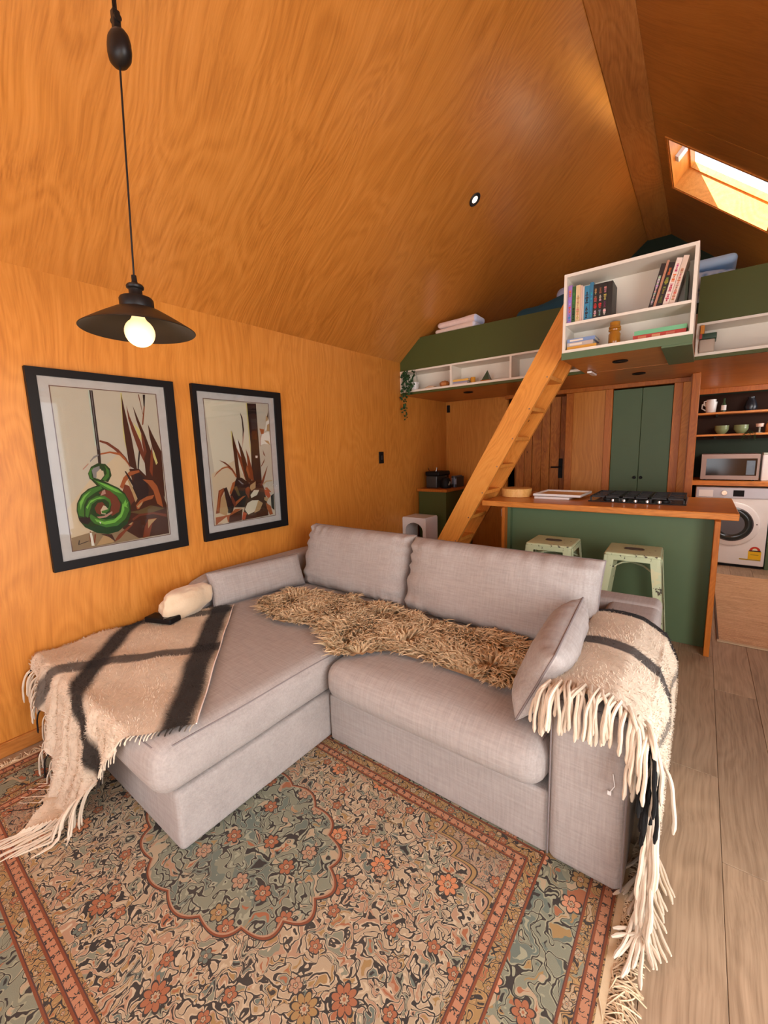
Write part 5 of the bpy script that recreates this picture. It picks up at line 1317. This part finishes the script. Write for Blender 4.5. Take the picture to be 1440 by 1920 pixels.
MB().lathe([(.0001, 1.549), (.029, 1.549), (.029, 1.566), (.0001, 1.567)], 22, (.575, 6.22, 0)).build('lid', M['steel'], jr)
lm = thing('dark_jug', (.40, 6.25, 1.69), 'dark blue-black jug on the upper shelf, right of the bottle', 'jug')
MB().lathe([(.0001, 1.691), (.05, 1.691), (.06, 1.73), (.045, 1.79), (.03, 1.82), (.034, 1.84), (.0001, 1.83)], 24, (.40, 6.25, 0)).build('body', plain((.012, .02, .03), .25), lm)
def leafy(name, root_pt, strands, label, r, seed, w=.02, leaf=.024, pot=None):
    o = thing(name, root_pt, label, 'plant'); rg = random.Random(seed); mb = MB(); st = MB()
    for (dx, dy, L, drop) in strands:
        p = Vector(root_pt) + Vector((rg.uniform(-.01, .01), 0, .02)); pts = [p.copy()]; d = Vector((dx, dy, .6)).normalized(); K = max(8, int(L / .02))
        for k in range(K):
            d = (d + Vector((0, 0, -.42 * drop)) + Vector((rg.uniform(-.12, .12), rg.uniform(-.08, .04), 0))).normalized(); p = p + d * L / K
            if p.y > root_pt[1] - .012 and r: p.y = root_pt[1] - .012 - rg.random() * .01
            pts.append(p.copy())
            a = rg.uniform(0, 6.28); n = Vector((math.cos(a), -abs(math.sin(a)) - .2, rg.uniform(-.5, .2))).normalized(); sd = n.cross(Vector((0, 0, 1))).normalized(); l = leaf * rg.uniform(.7, 1.2)
            c = rg.uniform(.6, 1.2); q = p + n * l * .5
            mb.add([p, q + sd * l * .32, p + n * l, q - sd * l * .32, q + Vector((0, 0, -.003))], [(0, 1, 4), (1, 2, 4), (2, 3, 4), (3, 0, 4)], (.022 * c, .060 * c, .016 * c))
        st.tube(pts, .0012, 4, False, (.03, .06, .02))
    mb.build('leaves', M['leaf'], o, tint=True, smooth=False); st.build('stems', M['leaf'], o, tint=True)
    return o
leafy('trailing_plant', (.40, SY - .004, 1.43), [(U(-.5, .5), -.3, U(.08, .16), 1.2) for _ in range(9)], 'small trailing plant hanging from the lower kitchen shelf', True, 4)
# bamboo floor mat
mt_ = thing('bamboo_mat', (.5, 4.5, 0), 'slatted bamboo mat on the kitchen floor beyond the island', 'mat')
box(.182, .90, 3.575, 5.425, .001, .0035).build('backing', plain((.10, .045, .02), .9), mt_, smooth=False)
sl_ = MB(); y = 3.576; i = 0
while y < 5.42:
    sl_.box(.182, .90, y, y + .0148, .0036, .0085 + .0008 * (i % 2), .001); y += .0185; i += 1
sl_.build('slats', M['bamboo'], mt_, smooth=False)['kind'] = 'stuff'
box(.170, .905, 3.545, 3.574, .001, .0095, .002).build('binding', plain((.52, .40, .25), .9), mt_, smooth=False)
box(.170, .182, 3.574, 5.43, .001, .0095, .001).build('binding', plain((.10, .06, .035), .9), mt_, smooth=False)

# ================================================================== BOOKCASE ON THE LOFT LANDING
bc = thing('hanging_bookcase', (-.43, 3.1, 1.967), 'white two-tier open bookcase on the edge of the loft landing', 'bookcase')
B0, B1, BZ0, BZ1, BD = BX0, BX1, 1.967, 2.447, .24
cs_ = MB().box(B0, B1, BY, BY + BD, BZ0, BZ0 + .018).box(B0, B1, BY, BY + BD, BZ1 - .018, BZ1).box(B0, B0 + .016, BY, BY + BD, BZ0 + .018, BZ1 - .018).box(B1 - .018, B1, BY, BY + BD, BZ0 + .018, BZ1 - .018)
cs_.build('case', M['white'], bc, smooth=False)
SZ = 2.152
box(B0 + .016, B1 - .018, BY + .003, BY + BD - .01, SZ - .016, SZ).build('shelf', M['white'], bc, smooth=False)
box(B0 + .016, B1 - .018, BY + BD - .01, BY + BD, BZ0 + .018, BZ1 - .018).build('back_panel', M['white'], bc, smooth=False)
def book(x, z, th, h, dp, col, label, group, lean=0.0, band=None, y=None, flat=False):
    """spine faces -Y; built at the origin then placed"""
    o = thing('book', (0, 0, 0), label, 'book', group)
    pg = plain((.62, .55, .42), .8)
    if not flat:
        MB().box(0, th, 0, .003, 0, h).box(0, .002, .003, dp, 0, h).box(th - .002, th, .003, dp, 0, h).build('cover', plain(col, .45), o, smooth=False)
        MB().box(.002, th - .002, .003, dp - .003, .003, h - .003).build('pages', pg, o, smooth=False)
        if band:
            m_ = MB(); rq = random.Random(int(x * 9999))
            for k, c in enumerate(band):
                a0, a1 = h * (.08 + .84 * k / len(band)), h * (.08 + .84 * (k + .78) / len(band)); zc = a0
                while zc < a1:
                    g_ = rq.uniform(.004, .011); w_ = rq.uniform(.10, .32)
                    m_.box(th * (.5 - w_), th * (.5 + w_), -.0006, 0, zc, min(a1, zc + g_)); m_.c[-8:] = [tuple(v * rq.uniform(.6, 1.2) for v in c)] * 8; zc += g_ + rq.uniform(.001, .003)
            m_.build('spine_print', M['print'], o, tint=True, smooth=False)['kind'] = 'stuff'
    else:
        MB().box(0, h, 0, .003, 0, th).box(0, h, .003, dp, 0, .002).box(0, h, .003, dp, th - .002, th).build('cover', plain(col, .45), o, smooth=False)
        MB().box(.003, h - .003, .003, dp - .003, .002, th - .002).build('pages', pg, o, smooth=False)
        if band:
            m_ = MB()
            for k, c in enumerate(band): m_.box(h * (.1 + .8 * k / len(band)), h * (.1 + .8 * (k + .6) / len(band)), -.0006, 0, th * .25, th * .75); m_.c[-8:] = [c] * 8
            m_.build('spine_print', M['print'], o, tint=True, smooth=False)['kind'] = 'stuff'
    o.location = (x, (BY + .03) if y is None else y, z); o.rotation_euler.y = lean
    return o
G1 = 'books standing at the left of the upper tier'
x = B0 + .018
for th, h, col, band, lab in (
        (.024, .232, (.30, .16, .42), [(.05, .2, .5), (.6, .12, .05), (.35, .25, .6), (.6, .15, .05)], 'purple and orange book, first on the left of the upper tier'),
        (.022, .222, (.03, .10, .03), [(.02, .03, .02), (.06, .2, .05)], 'dark green book on the upper tier beside the purple one'),
        (.026, .224, (.66, .50, .28), [(.45, .3, .15)], 'cream book with a broad plain spine on the upper tier'),
        (.012, .218, (.60, .42, .34), None, 'thin pink book on the upper tier'),
        (.010, .210, (.55, .50, .45), None, 'thin pale grey book on the upper tier, beside the pink one'),
        (.030, .208, (.03, .20, .34), [(.04, .03, .04), (.04, .03, .04)], 'blue book with a dark panel on its spine'),
        (.020, .222, (.03, .16, .28), [(.05, .3, .45)], 'deep blue book next to the black set')):
    book(x, SZ + .0005, th, h, .15, col, lab, G1, 0, band); x += th + .0008
for i in range(4):
    book(x, SZ + .0005, .026, .205, .16, (.012, .012, .010), ('black spine with red and cream print, leftmost of the black set', 'black spine with red and white print, second of the black set', 'black spine with yellow and red print, third of the black set', 'plain dark green-black spine closing the black set')[i], G1, 0,
         ([(.5, .4, .35), (.45, .05, .04), (.4, .1, .08), (.45, .3, .12)], [(.2, .3, .3), (.5, .06, .04), (.5, .4, .35), (.3, .1, .05)], [(.6, .5, .4), (.15, .03, .1), (.5, .4, .1), (.5, .2, .15)], None)[i]); x += .0268
G2 = 'books leaning at the right of the upper tier'
x = B1 - .226
for th, h, col, band, lab in (
        (.022, .235, (.020, .014, .012), [(.5, .45, .4)], 'black leaning book, leftmost of the leaning row'),
        (.012, .248, (.42, .20, .12), None, 'thin brown leaning book in the upper tier'),
        (.030, .230, (.018, .012, .010), [(.1, .12, .03), (.2, .2, .05), (.25, .22, .05), (.5, .15, .04)], 'black leaning book with an orange and yellow spine print'),
        (.028, .245, (.72, .60, .52), [(.5, .08, .12), (.45, .06, .1), (.6, .2, .04), (.5, .08, .2)], 'cream leaning book with red lettering blocks'),
        (.026, .250, (.66, .52, .42), [(.5, .2, .12)], 'pale pink leaning book, rightmost of the leaning row')):
    book(x, SZ + .001 + th * math.sin(.23), th, h, .15, col, lab, G2, .23, band); x += th / math.cos(.23) + .0015
book(B1 - .018 - .034, SZ + .0005, .012, .16, .14, (.02, .035, .02), 'small dark green book upright against the right side of the bookcase', G2, 0)
zz = BZ0 + .018
for k, (th, h, col, lab, dp) in enumerate(((.022, .175, (.66, .33, .03), 'yellow book, bottom of the small stack in the lower tier', .16), (.024, .155, (.45, .38, .34), 'grey-white book in the middle of the small stack', .15), (.022, .165, (.16, .25, .45), 'blue and white book on top of the small stack', .15))):
    book(B0 + .022, zz + .0005, th, h, dp, col, lab, 'small flat stack at the left of the lower tier', 0, [(.7, .62, .5)] if k else None, None, True); zz += th + .0008
zz = BZ0 + .018
for k, (th, h, col, lab) in enumerate(((.026, .262, (.42, .035, .02), 'long red book lying flat at the right of the lower tier'), (.024, .258, (.14, .42, .22), 'long mint green book lying on the red one'))):
    book(B1 - .295 + .006 * k, zz + .0005, th, h, .17, col, lab, 'long flat books in the lower tier', 0, [(.55, .2, .1), (.6, .3, .15), (.5, .15, .1)] if k == 0 else None, None, True); zz += th + .0008
amb = NT('amber_glass'); M['amber'] = amb.fin(amb.mix(amb.noise(amb.co, 14, 2), (.26, .09, .008), (.42, .18, .015)), .12)
aj = thing('amber_glass_jar', (-.487, BY + .09, BZ0 + .018), 'amber glass jar in the middle of the lower tier', 'jar')
z0 = BZ0 + .0185
MB().lathe([(.0001, z0), (.031, z0), (.034, z0 + .006), (.034, z0 + .068), (.028, z0 + .076), (.027, z0 + .084), (.035, z0 + .088), (.036, z0 + .096), (.030, z0 + .100), (.035, z0 + .104), (.034, z0 + .112), (.028, z0 + .118), (.029, z0 + .140), (.0001, z0 + .141)], 30, (-.487, BY + .09, 0)).build('glass', M['amber'], aj)
# things in the niches
def bookflat(x, y, z, w, dp, th, col, label, grp):
    o = book(x, z, th, w, dp, col, label, grp, 0, None, y, True); return o
nz = NZ0 + .0005; NG = 'small stack in the left loft niche'
bookflat(-1.945, LY + .02, nz, .155, .13, .014, (.55, .42, .40), 'pinkish book at the bottom of the niche stack', NG)
bookflat(-1.942, LY + .02, nz + .0147, .15, .13, .014, (.25, .26, .36), 'grey-blue book in the niche stack', NG)
bookflat(-1.945, LY + .02, nz + .0294, .165, .13, .018, (.68, .40, .08), 'yellow book on top of the niche stack', NG)
jy = thing('yellow_jar', (-1.755, LY + .06, NZ0), 'small yellow jar beside the niche stack', 'jar')
MB().lathe([(.0001, nz), (.022, nz), (.023, nz + .052), (.020, nz + .058), (.0001, nz + .058)], 18, (-1.755, LY + .07, 0)).build('body', plain((.55, .25, .02), .35), jy)
py_ = thing('pyramid_ornament', (-1.62, LY + .07, NZ0), 'small dark green crystal pyramid ornament on a base in the loft niche', 'ornament')
MB().rbox(-1.665, -1.575, LY + .03, LY + .12, nz, nz + .014, .003, 2).build('base', M['rimu'], py_)
MB().add([(-1.655, LY + .035, nz + .0145), (-1.585, LY + .035, nz + .0145), (-1.585, LY + .11, nz + .0145), (-1.655, LY + .11, nz + .0145), (-1.615, LY + .075, nz + .105)], [(0, 3, 2, 1), (0, 1, 4), (1, 2, 4), (2, 3, 4), (3, 0, 4)]).build('pyramid', plain((.035, .06, .025), .3, 0, .5), py_, smooth=False)
pk = thing('orange_gourd', (-2.06, LY + .07, NZ0), 'small orange gourd ornament in the leftmost loft niche', 'ornament')
gm = MB().lathe([(.0001, nz), (.025, nz), (.045, nz + .018), (.047, nz + .038), (.030, nz + .055), (.0001, nz + .050)], 28, (0, 0, 0))
gm.xform(lambda v: Vector((-2.055 + v.x * (1 + .08 * math.cos(7 * math.atan2(v.y, v.x))), LY + .07 + v.y * (1 + .08 * math.cos(7 * math.atan2(v.y, v.x))), v.z))); gm.build('body', plain((.42, .15, .03), .5), pk)
MB().tube([(-2.055, LY + .07, nz + .05), (-2.050, LY + .07, nz + .066)], [.005, .003], 6).build('stalk', M['rimu'], pk)
sh_ = thing('pale_shell', (-2.20, LY + .06, NZ0), 'pale shell ornament beside the orange gourd', 'ornament')
MB().rbox(-2.26, -2.15, LY + .03, LY + .10, nz, nz + .032, .015, 4, lambda w, u: Vector((w.x, w.y, nz + (w.z - nz) * (1 - .5 * abs(u.x)) + .003 * math.sin(w.x * 200)))).build('shell', plain((.66, .48, .32), .5), sh_)
pt = thing('hanging_ivy', (-2.44, LY - .01, 2.13), 'dark trailing ivy hanging from the left end of the loft niche', 'plant')
rg = random.Random(8); iv = MB(); sv = MB()
for i in range(12):
    x0 = rg.uniform(-2.47, -2.33); p = Vector((x0, LY - .012, rg.uniform(2.10, 2.17))); pts = [Vector((x0, LY + .05, 2.0)), Vector((x0, LY + .02, 2.10)), p.copy()]
    L = rg.uniform(.08, .24) if i < 8 else rg.uniform(.38, .52)
    if i >= 8: p.x = x0 = rg.uniform(-2.505, -2.44); pts[-1].x = p.x
    d = Vector((rg.uniform(-.4, .4), -.3, .2)); K = int(L / .016)
    for k in range(K):
        d = (d + Vector((rg.uniform(-.12, .12), rg.uniform(-.05, .05), -.5))).normalized(); p = p + d * .016
        p.y = min(p.y, LY - .012); p.x = max(p.x, XL + .012); pts.append(p.copy())
        if i >= 8 and k % 2: continue
        a = rg.uniform(0, 6.28); n = Vector((math.cos(a), -.3, math.sin(a) * .6 - .3)).normalized(); sd = n.cross(Vector((0, 1, .2))).normalized(); l = .034 * rg.uniform(.6, 1.2); c = rg.uniform(.8, 1.8); q = p + n * l * .5
        iv.add([p, q + sd * l * .36, p + n * l, q - sd * l * .36, q + Vector((0, -.004, 0))], [(0, 1, 4), (1, 2, 4), (2, 3, 4), (3, 0, 4)], (.012 * c, .038 * c, .012 * c))
    sv.tube(pts, .0012, 4, False, (.02, .04, .015))
iv.build('leaves', M['leaf'], pt, tint=True, smooth=False)['kind'] = 'stuff'; sv.build('stems', M['leaf'], pt, tint=True)
MB().lathe([(.0001, NZ0 + .001), (.040, NZ0 + .001), (.052, NZ0 + .085), (.048, NZ0 + .085), (.0001, NZ0 + .075)], 20, (-2.42, LY + .09, 0)).build('pot', M['enamel'], pt)
# right niche: orange, red and green things at its left end
ob = thing('orange_book', (-.05, LY + .03, 2.0), 'orange book end showing beside the bookcase, in the right loft niche', 'book')
box(-.062, -.040, LY - .03, LY + .13, 2.0855, 2.140, .002).build('cover', plain((.60, .22, .02), .5), ob, smooth=False)
gb_ = thing('dark_green_box', (-.02, LY + .03, 2.0), 'dark green and red box lying in the right loft niche', 'box')
MB().rbox(-.064, .028, LY - .03, LY + .13, 2.050, 2.0850, .004, 2).build('lid', plain((.012, .05, .025), .4), gb_)
MB().rbox(-.064, .020, LY - .025, LY + .13, NZ0 + .0005, 2.0495, .010, 3).build('box', plain((.42, .34, .26), .5), gb_)
box(-.064, -.050, LY - .034, LY - .031, 2.052, 2.083).build('label', plain((.35, .03, .02), .5), gb_, smooth=False)
# towels and bedding
M['terry'] = attr_mat('terry_cloth', rough=.95, sheen=.5, nscale=60, var=.08)
def towel(x0, x1, y0, y1, z0, z1, col, label, seed, end=None):
    o = thing('folded_towel', (x0, y0, z0), label, 'towel', 'folded towels')
    mb = MB(); mb.cur = col
    def fn(w, u):
        n = mnoise.noise(Vector((w.x * 9 + seed, w.y * 9, w.z * 20))) * .004
        return Vector((w.x, w.y + (w.z - z0) * .15, w.z + n * (1 if u.z > 0 else 0) + (.006 * math.sin(u.x * 2) if u.z > 0 else 0)))
    mb.rbox(x0, x1, y0, y1, z0, z1, (z1 - z0) * .48, 8, fn)
    mb.c = [(end if (end and v[0] > x1 - .02) else col) for v in mb.v]
    mb.build('cloth', M['terry'], o, tint=True, angle=180)
towel(-2.13, -1.715, LY + .01, LY + .225, PT + .0125, PT + .062, (.72, .56, .48), 'pink folded towel on the loft ledge, lower of the pair', 1, (.60, .60, .70))
towel(-2.105, -1.70, LY + .01, LY + .215, PT + .0635, PT + .118, (.74, .56, .50), 'pink folded towel on the loft ledge, upper of the pair', 2, (.55, .62, .85))
bd = thing('loft_mattress', (-.8, 5.0, LZ + .035), 'mattress under teal bedding on the sleeping loft', 'mattress')
MB().rbox(-1.9, .75, 3.95, 6.3, LZ + .036, 2.30, .06, 6).build('mattress', M['white'], bd)
tl = thing('teal_duvet', (-1.0, 4.6, 2.3), 'dark teal duvet heaped behind the loft parapet', 'duvet')
def duv(w, u):
    w.z += .07 * mnoise.noise(Vector((w.x * 2.2, w.y * 2.2, 1))) * (u.z > 0) + .05 * (u.z > 0) * math.exp(-((w.x + .95) / .3) ** 2)
    return w
MB().rbox(-1.46, -.60, 3.945, 5.4, 2.302, 2.60, .10, 12, duv).build('cloth', plain((.012, .07, .11), .8), tl)
for nm, x0, x1, z0, z1, col, lab in (('bed_pillow', -1.19, -.72, 2.70, 2.82, (.42, .50, .72), 'pale blue patterned pillow on the duvet, left of the bookcase'),):
    o = thing(nm, ((x0 + x1) / 2, 4.5, z0), lab, 'pillow'); MB().rbox(x0, x1, 4.3, 4.65, z0, z1, .06, 8).build('cover', plain(col, .8), o)
pat = NT('blue_patterned_cotton'); M['bluepat'] = pat.fin(pat.ramp(pat.n('ShaderNodeTexVoronoi', None, Vector=pat.co, Scale=22.0).outputs['Distance'], [(0, (.10, .22, .42)), (.25, (.25, .45, .75)), (.6, (.55, .70, .88))]), .85)
def dome(w, u):
    if u.z > 0: w.z -= .05 * abs(u.x) ** 3
    return w
o = thing('bed_pillow', (-.05, 4.2, 2.4), 'large blue patterned pillow behind the right parapet', 'pillow')
MB().rbox(-.55, .150, 3.98, 4.40, 2.46, 2.60, .07, 10, dome).build('cover', M['bluepat'], o)
o = thing('bed_pillow', (-.1, 4.2, 2.56), 'flat light blue pillow on top of the patterned one', 'pillow')
MB().rbox(-.55, .110, 3.98, 4.36, 2.603, 2.668, .032, 10).build('cover', plain((.42, .62, .85), .8, 0, .1), o)
